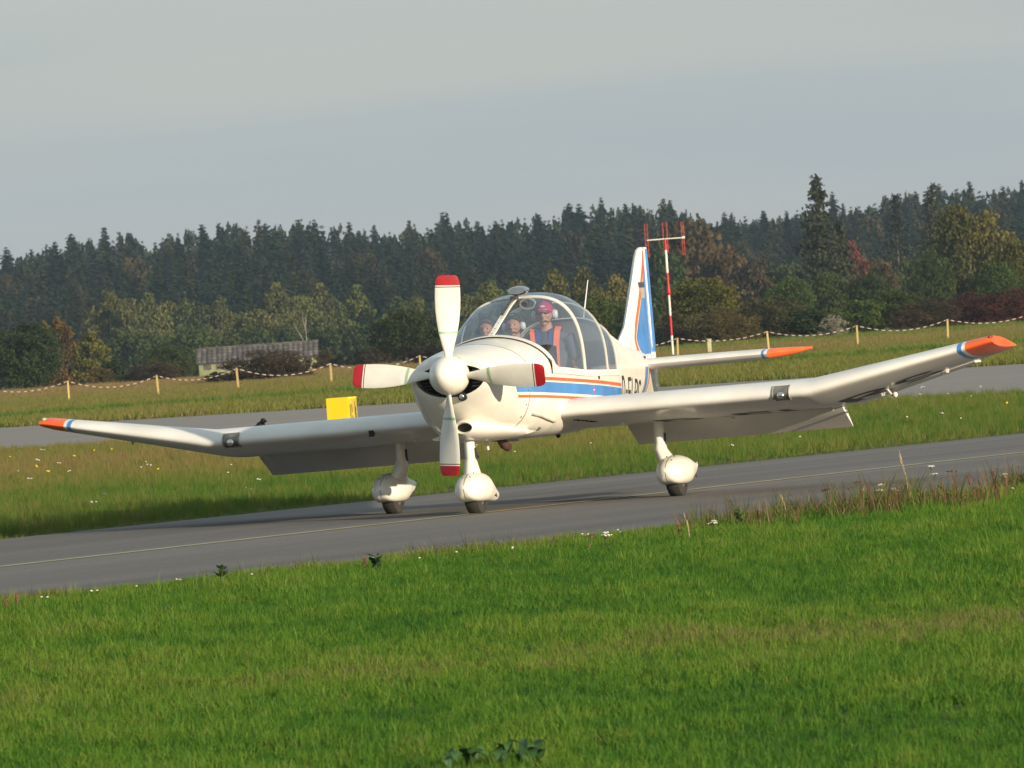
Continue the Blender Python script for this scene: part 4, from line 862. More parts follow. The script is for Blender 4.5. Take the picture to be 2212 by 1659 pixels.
def stroke(P, wd, step=.02):
    """polyline in (u,v) -> list of small quads (u,v)"""
    Q = []; P = [Vector((p[0], p[1])) for p in P]
    pts = [P[0]]
    for a, b in zip(P[:-1], P[1:]):
        L = (b - a).length; k = max(1, int(L / step)); pts += [a + (b - a) * (i + 1) / k for i in range(k)]
    L_ = []; R_ = []
    for i, p in enumerate(pts):
        t = (pts[min(i + 1, len(pts) - 1)] - pts[max(i - 1, 0)]).normalized(); nrm = Vector((-t.y, t.x)) * wd / 2; L_.append(p + nrm); R_.append(p - nrm)
    return L_, R_
def arc(cx, cy, rx, ry, a0, a1, n=10): return [(cx + rx * math.cos(math.radians(a0 + (a1 - a0) * i / n)), cy + ry * math.sin(math.radians(a0 + (a1 - a0) * i / n))) for i in range(n + 1)]
e = .07
GLYPH = {'D': [[(e, 0), (e, 1)], [(e, 1 - e), (.45, 1 - e)] + arc(.45, .5, .45 - e, .5 - e, 90, -90)[1:] + [(e, e)]],
         '-': [[(.1, .5), (.9, .5)]],
         'E': [[(e, 0), (e, 1)], [(e, 1 - e), (.95, 1 - e)], [(e, .5), (.8, .5)], [(e, e), (.95, e)]],
         'L': [[(e, 0), (e, 1)], [(e, e), (.95, e)]],
         'R': [[(e, 0), (e, 1)], [(e, 1 - e), (.5, 1 - e)] + arc(.5, .72, .40, .21, 90, -90)[1:] + [(e, .5)], [(.45, .5), (.9, 0)]],
         'S': [arc(.5, .72, .40, .21, 20, 180) + arc(.5, .72, .40, .22, 180, 270)[1:] + arc(.5, .28, .40, .22, 90, 0)[1:] + arc(.5, .28, .40, .21, 0, -160)[1:]],
         'X': []}
def letter(name, ch, mapf, W_, H_, wd, mat, parent):
    mb = MB()
    for k, P in enumerate(GLYPH[ch]):
        L_, R_ = stroke([(p[0] * W_, p[1] * H_) for p in P], wd); V = []; F = []
        for a, b in zip(L_, R_): V += [mapf(a.x, a.y, k), mapf((a.x + b.x) / 2, (a.y + b.y) / 2, k), mapf(b.x, b.y, k)]
        for i in range(len(L_) - 1):
            for j in (0, 1): F.append((i * 3 + j, i * 3 + 3 + j, i * 3 + 4 + j, i * 3 + 1 + j))
        mb.add(V, F)
    o = mb.build(name, mat, parent); o['label'] = 'painted black character ' + ch; return o
for ch, y0, wd in (('D', 3.80, .19), ('-', 4.03, .11), ('E', 4.19, .17), ('L', 4.41, .15), ('R', 4.61, .18), ('S', 4.84, .18)):
    letter('registration_letter', ch, lambda u, v, k, y0=y0: (surf_x(y0 + u, .800 + v - .05 * (y0 - 3.8), .0022 + .0008 * k), y0 + u, .800 + v - .05 * (y0 - 3.8)), wd, .27, .036, BLACK, ac)
    letter('registration_letter', ch, lambda u, v, k, y0=y0: (-surf_x(5.02 - (y0 - 3.8) - u, .790 + v, .0022 + .0008 * k), 5.02 - (y0 - 3.8) - u, .790 + v), wd, .27, .036, BLACK, ac)
# little red service label on the blue band and grey placards
mb = MB()
for zc in (.955, .985): mb.box((surf_x(2.47, zc, .004), 2.47, zc), (.003, .028, .018))
mb.build('service_label', noise_mat('label_red', (.6, .03, .08), (.7, .05, .1), 5, .5), ac, smooth=False)
mb = MB(); mb.box((surf_x(2.47, .97, .0045), 2.47, .970), (.003, .026, .012)); mb.build('service_label', WHITE, ac, smooth=False)
mb = MB()
for y, z, dy_, dz_ in ((1.10, .690, .05, .022), (1.02, .76, .0, .0)):
    if dy_: mb.box((surf_x(y, z, .003), y, z), (.004, dy_, dz_ + .01))
mb.build('drain_placard', noise_mat('placard_grey', (.10, .10, .09), (.16, .16, .14), 9, .6), ac, smooth=False)
mb = MB(); P0 = [(surf_x(y, z, .010), y, z) for y, z in ((.78, .815), (.95, .79), (1.15, .755), (1.32, .73))]; mb.tube(P0, .011, 8); mb.build('step_strip', noise_mat('strip_grey', (.4, .38, .32), (.5, .47, .4), 9, .6), ac)

# wing
def naca(n=22, upto=1.0):
    xs_ = [(1 - math.cos(PI * i / n)) / 2 * upto for i in range(n + 1)]; up = []; lo = []
    for x in xs_:
        t = 5 * .135 * (.2969 * math.sqrt(x) - .126 * x - .3516 * x * x + .2843 * x ** 3 - .1036 * x ** 4); m_ = .2025; k1 = 15.957
        c = (k1 / 6 * (x ** 3 - 3 * m_ * x * x + m_ * m_ * (3 - m_) * x) if x < m_ else k1 * m_ ** 3 / 6 * (1 - x)); up.append((x, c + t)); lo.append((x, c - t))
    return up[::-1] + lo[1:]
def wpar(X):
    a = abs(X)
    if a <= 2.73: return 1.45, 1.71, .800, math.radians(5.0), 1.0
    t = (a - 2.73) / 1.61; return 1.45 + .20 * t, 1.71 - .76 * t, .80 + .30 * t, math.radians(5 - .6 * t), 1 - .18 * t
def wpt(X, xc, zc):
    ly, c, lz, inc, th = wpar(X); x, z = xc * c, zc * c * th; return (X, ly + x * math.cos(inc) + z * math.sin(inc), lz - x * math.sin(inc) + z * math.cos(inc))
def wlow(X, y):
    ly, c, lz, inc, th = wpar(X); x = min(1, max(0, (y - ly) / c)); m_ = .2025; k1 = 15.957
    t = 5 * .135 * (.2969 * math.sqrt(x) - .126 * x - .3516 * x * x + .2843 * x ** 3 - .1036 * x ** 4)
    cc = (k1 / 6 * (x ** 3 - 3 * m_ * x * x + m_ * m_ * (3 - m_) * x) if x < m_ else k1 * m_ ** 3 / 6 * (1 - x)); return wpt(X, x, cc - t)[2]
def wloft(stations, u0=0.0):
    return [[wpt(X, x, z) for x, z in naca(22, up)] for X, up in stations]
def wing_side(s):
    wing = empty('wing'); wing.parent = ac
    mb = MB(); mb.rings(wloft([(s * x, u) for x, u in ((.40, 1), (.72, 1), (.725, .765), (1.4, .765), (2.1, .765), (2.66, .765), (2.70, .765), (2.76, .765), (2.90, .765), (3.4, .765), (3.9, .765), (4.0, .765))]))
    o = fix_normals(mb.build('wing_panel', WINGW, wing, sharp=45)); 
    mb = MB(); mb.rings(wloft([(s * x, u) for x, u in ((4.0, 1), (4.035, 1))])); fix_normals(mb.build('wing_panel', WINGW, wing, sharp=45))
    mb = MB(); mb.rings(wloft([(s * x, 1) for x in (4.035, 4.075)])); fix_normals(mb.build('blue_band', BLUE, wing, sharp=45))
    mb = MB(); mb.rings(wloft([(s * x, 1) for x in (4.075, 4.105)])); fix_normals(mb.build('white_band', WINGW, wing, sharp=45))
    R = wloft([(s * x, 1) for x in (4.105, 4.2, 4.30)]); L_ = wloft([(s * 4.345, 1)])[0]; cz = [(p[0], p[1], 1.075 + (p[2] - 1.075) * .78) for p in L_]
    mb = MB(); mb.rings(R + [cz]); tip = fix_normals(mb.build('wing_tip', ORANGE, wing, sharp=45))
    mb = MB(); mb.ell((s * 4.315, 1.715, 1.130), (.024, .035, .018), 12, 8); mb.build('navigation_light', RED if s > 0 else DECAL, tip)
    # flap, drooped
    def lower_surface(name, xa, xb, drop, c0=.775, c1=1.0, mat=WINGW, tk=.030):
        rr = []
        for X in np.linspace(xa, xb, 8):
            ly, c, lz, inc, th = wpar(X); hy, hz = ly + c0 * c, wpt(s * X, c0, 0)[2] - .020; L = (c1 - c0) * c * 1.04; a = inc + drop; P = []
            prof = [(0, tk), (.12, tk * 1.5), (.4, tk * 1.15), (1, .004), (1, -.004), (.5, -tk * .55), (.15, -tk * .95), (0, -tk * .6)]
            for u, v in prof: P.append((s * X, hy + u * L * math.cos(a) + v * math.sin(a), hz - u * L * math.sin(a) + v * math.cos(a)))
            rr.append(P)
        mb = MB(); mb.rings(rr); return fix_normals(mb.build(name, mat, wing, sharp=45))
    lower_surface('flap', .74, 2.70, math.radians(27)); lower_surface('aileron', 2.79, 3.985, math.radians(0 if s > 0 else 1), tk=.026)
    # landing light set in the leading edge
    X = s * 2.50; mb = MB(); V = []
    w2 = .072
    prof = [wpt(X, x, z) for x, z in naca(22, 1)][16:28]
    LE = wpt(X, 0, 0)
    fr = MB()
    for sx in (-1, 1):
        pts = [wpt(X + sx * w2, x, z) for x, z in naca(40, 1)][35:47]; pts = [(p[0], p[1] - .006, p[2]) for p in pts]; fr.tube(pts, .006, 6)
    fr.build('lamp_frame', noise_mat('lamp_frame_grey', (.2, .2, .18), (.35, .34, .3), 9, .5), wing)
    bx = MB(); P1 = [wpt(X - w2, x, z) for x, z in naca(40, 1)][35:47]; P2 = [wpt(X + w2, x, z) for x, z in naca(40, 1)][35:47]
    bx.rings([[(p[0], p[1] - .004, p[2]) for p in P1], [(p[0], p[1] - .004, p[2]) for p in P2]], closed=False); lamp = bx.build('landing_light', noise_mat('lamp_recess', (.16, .15, .12), (.30, .28, .23), 12, .25, metal=.5), wing)
    bl = MB(); bl.ell((X + .004, LE[1] - .018, LE[2] - .012), (.034, .016, .030), 14, 9); bl.build('reflector', CHROME, lamp)
    if s > 0:
        for ch, x0, wd in (('D', 1.22, .34), ('-', 1.68, .16), ('E', 1.92, .32), ('L', 2.34, .30), ('R', 2.88, .36), ('S', 3.36, .36)):
            def mp(u, v, k, x0=x0, wd=wd):
                X_ = x0 + u; c = wpar(X_)[1]; y = wpar(X_)[0] + c * .735 - v * (c / 1.71 * .86 + .1); return (X_, y, wlow(X_, y) - .003 - .0007 * k)
            letter('registration_letter', ch, mp, wd, .72, .095, BLACK, wing)
    else:
        for ch, x0, wd in (): pass
    # brackets and tie-down ring under the wing
    for xx, yy in ((.95, 1.95), (1.72, 2.72), (2.62, 2.74), (3.1, 2.68), (3.75, 2.42)):
        z = wlow(s * xx, yy); mb = MB(); mb.box((s * xx, yy, z - .012), (.012, .08, .034)); mb.box((s * xx, yy - .02, z - .005), (.04, .03, .010)); mb.build('hinge_bracket', WINGW, wing, smooth=False)
    mb = MB(); mb.tube([(s * 3.72, 2.30, wlow(3.7, 2.3)), (s * 3.72, 2.33, wlow(3.7, 2.3) - .03), (s * 3.74, 2.36, wlow(3.7, 2.3) - .035)], .006, 6); mb.build('tie_down_ring', METAL, wing)
    return wing
wp = wing_side(1); ws = wing_side(-1)
wp['label'] = 'wing carrying the large underside registration'; 
mb = MB(); p = wpt(3.25, .95, -.01); mb.tube([(3.22, 2.35, wlow(3.22, 2.35)), (3.24, 2.42, wlow(3.2, 2.4) - .05), (3.2, 2.75, wlow(3.2, 2.6) - .055)], .010, 8); mb.ell((3.27, 2.42, wlow(3.2, 2.4) - .050), (.022, .03, .026)); mb.build('aileron_balance', WHITE, wp)
mb = MB(); p = wpt(-1.20, .012, -.022); mb.box((p[0], p[1] - .006, p[2] + .0), (.045, .03, .055)); mb.build('stall_warning_cover', DARKIN, ws)
mb = MB()
for k in range(5): mb.box((.62 + .03 * k, 1.60 + .035 * k, wlow(.7, 1.60 + .035 * k) - .003), (.045, .035, .008), rz=k)
mb.build('exhaust_stain', DARKIN, wp)
# belly fairing between the wings, exhaust, mast
mb = MB(); mb.tube([(.10, .98, .66), (.12, 1.04, .57), (.13, 1.12, .545)], [.04, .04, .038], 10); mb.build('exhaust_pipe', EXH, ac)
mb = MB(); mb.tube([(.0, .92, .64), (.0, .95, .54)], [.018, .012], 8); mb.build('drain_mast', WHITE, ac)
mb = MB(); mb.ell((.30, 2.10, .600), (.02, .03, .022)); mb.tube([(.02, .90, .625), (.12, 1.0, .605), (.2, 1.2, .60)], .010, 6); mb.build('belly_drains', DARKIN, ac)

# undercarriage
WHEEL = {}
def wheel_unit(name, x, y, leg_dx, zleg, steer=0.0, tail=.0):
    g = empty(name, (x, y, -x * .0184)); g.parent = ac; g.rotation_euler = (0, 0, steer)
    prof = [(-.065, .10), (-.068, .14), (-.055, .168), (-.03, .178), (0, .181), (.03, .178), (.055, .168), (.068, .14), (.065, .10)]
    mb = MB(); rr = []
    for k in range(28):
        a = 2 * PI * k / 28; rr.append([(px, .0 + r * math.cos(a), .180 + r * math.sin(a)) for px, r in prof])
    mb.rings(rr + [rr[0]], False, False); mb.build('tyre', RUBBER, g)
    mb = MB(); mb.tube([(-.055, 0, .18), (.055, 0, .18)], .105, 20); mb.build('rim', METAL, g)
    S = [(-.312, .010, .205, .245), (-.298, .055, .155, .290), (-.25, .092, .122, .345), (-.17, .120, .106, .388), (-.08, .133, .100, .408), (.02, .134, .098, .408), (.12, .126, .096, .390), (.22, .110, .092, .355), (.32, .088, .086, .312), (.42, .064, .084, .265), (.52, .040, .090, .220), (.60, .020, .110, .185), (.635, .006, .13, .16)]
    S = [(a_ * 1.13, b_ * (1.04 if a_ < .2 else .96), c_ + .016, c_ + (d_ - c_) * .87) for a_, b_, c_, d_ in S]
    S = [(a_, b_, c_ + tail * max(0, a_ - .1) * .22, d_ + tail * max(0, a_ - .1) * .16) for a_, b_, c_, d_ in S]
    rr = []
    for yy, hw, zb, zt in S:
        P = []; zm = zb + (zt - zb) * .40
        for k in range(24):
            a = 2 * PI * k / 24; sx = spow(math.cos(a), .9); sz = spow(math.sin(a), .9); P.append((hw * sx, yy, zm + (zt - zm if sz > 0 else (zm - zb) * .9) * sz if sz > 0 else zm + (zm - zb) * max(sz, -.82) / .82))
        rr.append(P)
    mb = MB(); mb.rings(rr); wf = fix_normals(mb.build('wheel_fairing', WHITE, g, sharp=50))
    mb = MB()                                                # neck that blends leg and fairing
    mb.rings([[(leg_dx * q + hx * math.cos(2 * PI * k / 16), -.02 + hy_ * math.sin(2 * PI * k / 16), z) for k in range(16)] for q, hx, hy_, z in ((.30, .085, .16, .300), (.70, .068, .125, .362), (1.0, .058, .092, .430), (1.0, .050, .076, .475))]); fix_normals(mb.build('fairing_neck', WHITE, wf))
    mb = MB()                                                # screws beside the joint of the two halves
    fz = lambda yy, c_: float(np.interp(yy, [q[0] for q in S], [q[c_] for q in S]))
    for sx in (-1, 1):
        for yy, f_ in ((-.322, .3), (-.310, -.4), (-.296, .75), (-.226, .95), (-.113, .985)):
            hw, zb, zt = fz(yy, 1), fz(yy, 2), fz(yy, 3); zm = zb + (zt - zb) * .4; xx = hw * math.sqrt(max(0, 1 - f_ * f_)) if abs(f_) < .6 else .035; mb.ell((sx * max(.03, min(xx, .05)), yy - .012, zm + f_ * ((zt - zm) if f_ > 0 else (zm - zb))), (.006, .006, .006), 6, 4)
    for yy, zz, rz_s in ((.26, .150, .012), (.33, .155, .020), (.38, .14, .012)): mb.ell((fz(yy, 1) * .98, yy, zz + tail * .02), (.007, .010, rz_s), 6, 4)
    mb.build('fairing_screws', RUBBER, wf)
    mb = MB(); P = [(0, yy, fz(yy, 3) + .0005) for yy in (.2, .1, 0, -.1, -.2, -.28, -.335)] + [(0, -.354, .225)] + [(0, yy - .001, fz(yy, 2) + .001) for yy in (-.336, -.29)]
    mb.tube(P, .0022, 5); mb.build('fairing_seam', GREYPL, wf)
    mb = MB(); mb.rings([[(leg_dx + hx * math.cos(2 * PI * k / 16), -.02 + lean + hy_ * math.sin(2 * PI * k / 16), z) for k in range(16)] for hx, hy_, z, lean in ((.046, .070, .42, 0), (.045, .068, .50, 0), (.044, .066, .60, 0), (.044, .066, zleg, 0))]); leg = mb.build('gear_leg', WHITE, g)
    mb = MB(); mb.box((leg_dx + .045, -.01, .53), (.008, .045, .08)); mb.ell((leg_dx + .043, .0, .475), (.012, .03, .02), 8, 5); mb.build('rubber_gaiter', RUBBER, leg)
    return g
wheel_unit('nose_wheel', .0, .47, -.01, .72, .02)
wheel_unit('main_wheel', 1.315, 2.17, -.115, .72, 0, 1)
wheel_unit('main_wheel', -1.285, 2.17, .115, .72, 0, 1)

# tail
def slab(levels, name, mat, parent, horiz=False):
    """levels: (t, y_le, y_te, half_thickness, shift)"""
    rr = []
    for t, yl, yt, h, sh in levels:
        c = yt - yl; P = []
        prof = [(0, 0), (.03, .45), (.12, .82), (.3, 1), (.6, .8), (.85, .42), (1, .10)]
        for u, v in prof: P.append((v * h, yl + u * c))
        for u, v in prof[:0:-1]: P.append((-v * h, yl + u * c))
        rr.append([(p[0] + sh * ((p[1] - yl) / max(c, .01)), p[1], t) if not horiz else (t, p[1], sh + p[0]) for p in P])
    mb = MB(); mb.rings(rr); return fix_normals(mb.build(name, mat, parent, sharp=35))
FINZ = [(1.18, 5.20, 6.38, .035), (1.32, 5.30, 6.385, .050), (1.40, 5.36, 6.39, .052), (1.45, 5.46, 6.39, .053), (1.51, 5.575, 6.395, .053), (1.60, 5.66, 6.40, .052), (1.80, 5.845, 6.405, .048), (1.97, 5.995, 6.41, .044), (2.15, 6.16, 6.415, .039), (2.215, 6.235, 6.418, .034), (2.243, 6.31, 6.42, .02)]
fin = slab([(z, a, b, h, 0) for z, a, b, h in FINZ], 'fin', WHITE, ac)
def fin_x(y, z, off=.002):
    zz = [f[0] for f in FINZ]; yl = np.interp(z, zz, [f[1] for f in FINZ]); yt = np.interp(z, zz, [f[2] for f in FINZ]); h = np.interp(z, zz, [f[3] for f in FINZ])
    u = min(1, max(0, (y - yl) / (yt - yl))); return float(np.interp(u, (0, .03, .12, .3, .6, .85, 1), (0, .45, .82, 1, .8, .42, .10)) * h + off)
def fin_skin(name, A, B, mat, parent, off, sides=(1, -1), fn=fin_x, nn=26):
    """A,B polylines (y,z) with z as parameter; strip between them"""
    za = sorted([p[1] for p in A]); mb = MB(); zs_ = np.linspace(max(min(p[1] for p in A), min(p[1] for p in B)), min(max(p[1] for p in A), max(p[1] for p in B)), nn)
    A = sorted(A, key=lambda p: p[1]); B = sorted(B, key=lambda p: p[1])
    for sx in sides:
        V = []; F = []
        for i, z in enumerate(zs_):
            a = float(np.interp(z, [p[1] for p in A], [p[0] for p in A])); b = float(np.interp(z, [p[1] for p in B], [p[0] for p in B]))
            for j in range(13): y = a + (b - a) * j / 12; V.append((sx * fn(y, z, off), y, z))
            if i:
                for j in range(12): q = (i - 1) * 13 + j; F.append((q, q + 1, q + 14, q + 13))
        mb.add(V, F)
    return mb.build(name, mat, parent)
A0 = [(6.20, 2.236), (6.10, 1.97), (6.045, 1.83), (5.90, 1.66), (5.77, 1.52), (5.66, 1.41), (5.66, 1.36)]      # front edge of orange
A0 = [(6.29, 2.240), (6.224, 2.08), (6.10, 1.93), (5.965, 1.76), (5.775, 1.54), (5.70, 1.41), (5.73, 1.345), (5.80, 1.28), (5.90, 1.235)]
A1 = [(6.385, 2.240), (6.33, 2.08), (6.19, 1.93), (6.055, 1.76), (5.845, 1.54), (5.755, 1.41), (5.79, 1.345), (5.87, 1.28), (6.02, 1.235)]
A2 = [(6.40, 2.240), (6.36, 2.08), (6.225, 1.93), (6.085, 1.76), (5.875, 1.54), (5.785, 1.41), (5.82, 1.345), (5.90, 1.29), (6.05, 1.245)]
A3 = [(6.41, 2.240), (6.405, 1.97), (6.395, 1.54), (6.385, 1.345), (6.38, 1.245)]
fin_skin('fin_orange_stripe', A0, A1, ORANGE, fin, .0025); fin_skin('fin_blue_panel', A2, A3, BLUE, fin, .0025)
flagm = [noise_mat('flag_black', (.05, .055, .07), (.07, .075, .09), 5, .5), noise_mat('flag_faded_red', (.40, .30, .22), (.46, .36, .27), 5, .5), noise_mat('flag_faded_gold', (.25, .33, .33), (.32, .40, .38), 5, .5)]
for i, (z1_, z0_) in enumerate(((1.915, 1.865), (1.864, 1.816), (1.815, 1.765))):
    fin_skin('flag_band', [(6.015 + .015 * i, z1_), (6.028 + .015 * i, z0_)], [(6.25, z1_), (6.26, z0_)], flagm[i], fin, .0050, sides=(1,), nn=4)
RZ = [(.86, .22), (1.0, .27), (1.25, .31), (1.5, .33), (1.9, .325), (2.15, .31), (2.225, .29), (2.24, .22)]
rud = empty('rudder', (0, 6.425, 0)); rud.parent = ac; rud.rotation_euler = (0, 0, math.radians(10))
rb = slab([(z, 0, c, .03, 0) for z, c in RZ], 'rudder_panel', WHITE, rud)
def rud_x(y, z, off): c = float(np.interp(z, [q[0] for q in RZ], [q[1] for q in RZ])); return float(np.interp(y / c, (0, .03, .12, .3, .6, .85, 1), (0, .45, .82, 1, .8, .42, .10)) * .03 + off)
fin_skin('rudder_blue_panel', [(.0, 2.238), (.0, 1.26)], [(.30, 2.225), (.32, 1.9), (.322, 1.55), (.24, 1.40), (.12, 1.26)], BLUE, rud, .0025, fn=rud_x)
fin_skin('rudder_orange_patch', [(.28, 1.44), (.16, 1.27), (.15, 1.16)], [(.318, 1.44), (.305, 1.27), (.22, 1.16)], ORANGE, rud, .0040, fn=rud_x, sides=(1,))
def cone_x(y, z, off): return surf_x(y, z, off)
fin_skin('tail_blue_stripe', [(5.46, 1.13), (5.30, .98), (5.16, .86)], [(5.66, 1.13), (5.50, .98), (5.36, .86)], BLUE, aft, .002, fn=cone_x, sides=(1, -1))
fin_skin('tail_orange_stripe', [(5.43, 1.13), (5.27, .98), (5.13, .86)], [(5.45, 1.13), (5.29, .98), (5.15, .86)], ORANGE, aft, .002, fn=cone_x)
fin_skin('tail_orange_stripe', [(5.75, 1.13), (5.59, .98), (5.45, .88)], [(5.82, 1.13), (5.66, .98), (5.50, .88)], ORANGE, aft, .002, fn=cone_x)
mb = MB(); mb.tube([(.145, 5.55, 1.145), (.155, 5.62, 1.22)], .014, 8); mb.build('tail_cavity', DARKIN, aft)
# tow hook
mb = MB(); mb.ell((0, 6.44, .93), (.03, .06, .04)); mb.build('tail_light', WHITE, ac)
# all-moving tailplane
for s in (-1, 1):
    tp = empty('tailplane'); tp.parent = ac
    L1 = [(s * x, yl, yt, h, 1.150) for x, yl, yt, h in ((.06, 5.66, 6.36, .055), (.4, 5.66, 6.37, .055), (.9, 5.67, 6.37, .052), (1.245, 5.68, 6.37, .048))]
    slab(L1, 'tailplane_panel', WINGW, tp, True)
    slab([(s * 1.245, 5.68, 6.37, .048, 1.15), (s * 1.27, 5.68, 6.37, .0475, 1.15)], 'blue_band', BLUE, tp, True)
    slab([(s * 1.27, 5.68, 6.37, .0475, 1.15), (s * 1.30, 5.68, 6.37, .047, 1.15)], 'white_band', WINGW, tp, True)
    slab([(s * 1.30, 5.68, 6.37, .047, 1.15), (s * 1.41, 5.86, 6.36, .040, 1.155), (s * 1.50, 6.04, 6.34, .028, 1.162), (s * 1.585, 6.22, 6.31, .012, 1.17)], 'tailplane_tip', ORANGE, tp, True)

# propeller and spinner
prop = empty('propeller', (0, 0, 1.205)); prop.parent = ac; prop.rotation_euler = (0, math.radians(4.4), 0)
mb = MB(); pr_ = [(.075, .165), (.05, .170), (.0, .168), (-.06, .158), (-.12, .138), (-.17, .110), (-.21, .078), (-.238, .044), (-.25, .012)]
mb.rings([[(r * math.cos(2 * PI * k / 32), y, r * math.sin(2 * PI * k / 32)) for k in range(32)] for y, r in pr_]); spn = fix_normals(mb.build('spinner', WHITE, prop, sharp=60))
mb = MB(); mb.rings([[(r * math.cos(2 * PI * k / 32), y, r * math.sin(2 * PI * k / 32)) for k in range(32)] for y, r in ((.052, .1715), (.060, .1715))], False, False); mb.build('spinner_seam', GREYPL, spn)
BL = [(.13, .055, .022, 52), (.19, .075, .021, 48), (.26, .105, .019, 42), (.36, .145, .016, 34), (.46, .172, .014, 28), (.56, .188, .012, 24), (.66, .192, .010, 21), (.747, .188, .009, 19), (.755, .187, .009, 19), (.765, .186, .009, 19), (.80, .178, .008, 18), (.835, .155, .007, 17), (.850, .12, .005, 17)]
def bring(r, c, t, tw):
    a = math.radians(tw); P = []
    for u, v in ((-.5, 0), (-.46, .5), (-.3, .9), (-.05, 1), (.2, .75), (.42, .3), (.5, 0), (.42, -.15), (.2, -.3), (-.05, -.4), (-.3, -.4), (-.46, -.25)):
        x, y = u * c * 1.13, -v * t; P.append((x * math.cos(a) - y * math.sin(a), x * math.sin(a) + y * math.cos(a), r))
    return P
for k in range(4):
    b = empty('propeller_blade'); b.parent = prop; b.rotation_euler = (0, k * PI / 2, 0); b.location = (0, 0, 0)
    def seg(name, i0, i1, mat):
        mb = MB(); mb.rings([bring(*q) for q in BL[i0:i1 + 1]], True, True); return fix_normals(mb.build(name, mat, b, sharp=60))
    seg('blade_root', 0, 7, BLADE); seg('dark_red_line', 7, 8, DKRED); seg('white_line', 8, 9, BLADE); seg('red_tip', 9, 12, RED)
    mb = MB(); rr = [bring(r, float(np.interp(r, [q[0] for q in BL], [q[1] for q in BL])) * 1.03, .0185, float(np.interp(r, [q[0] for q in BL], [q[3] for q in BL]))) for r in (.355, .375)]; mb.rings(rr, False, False); mb.build('green_decal', DECAL, b)

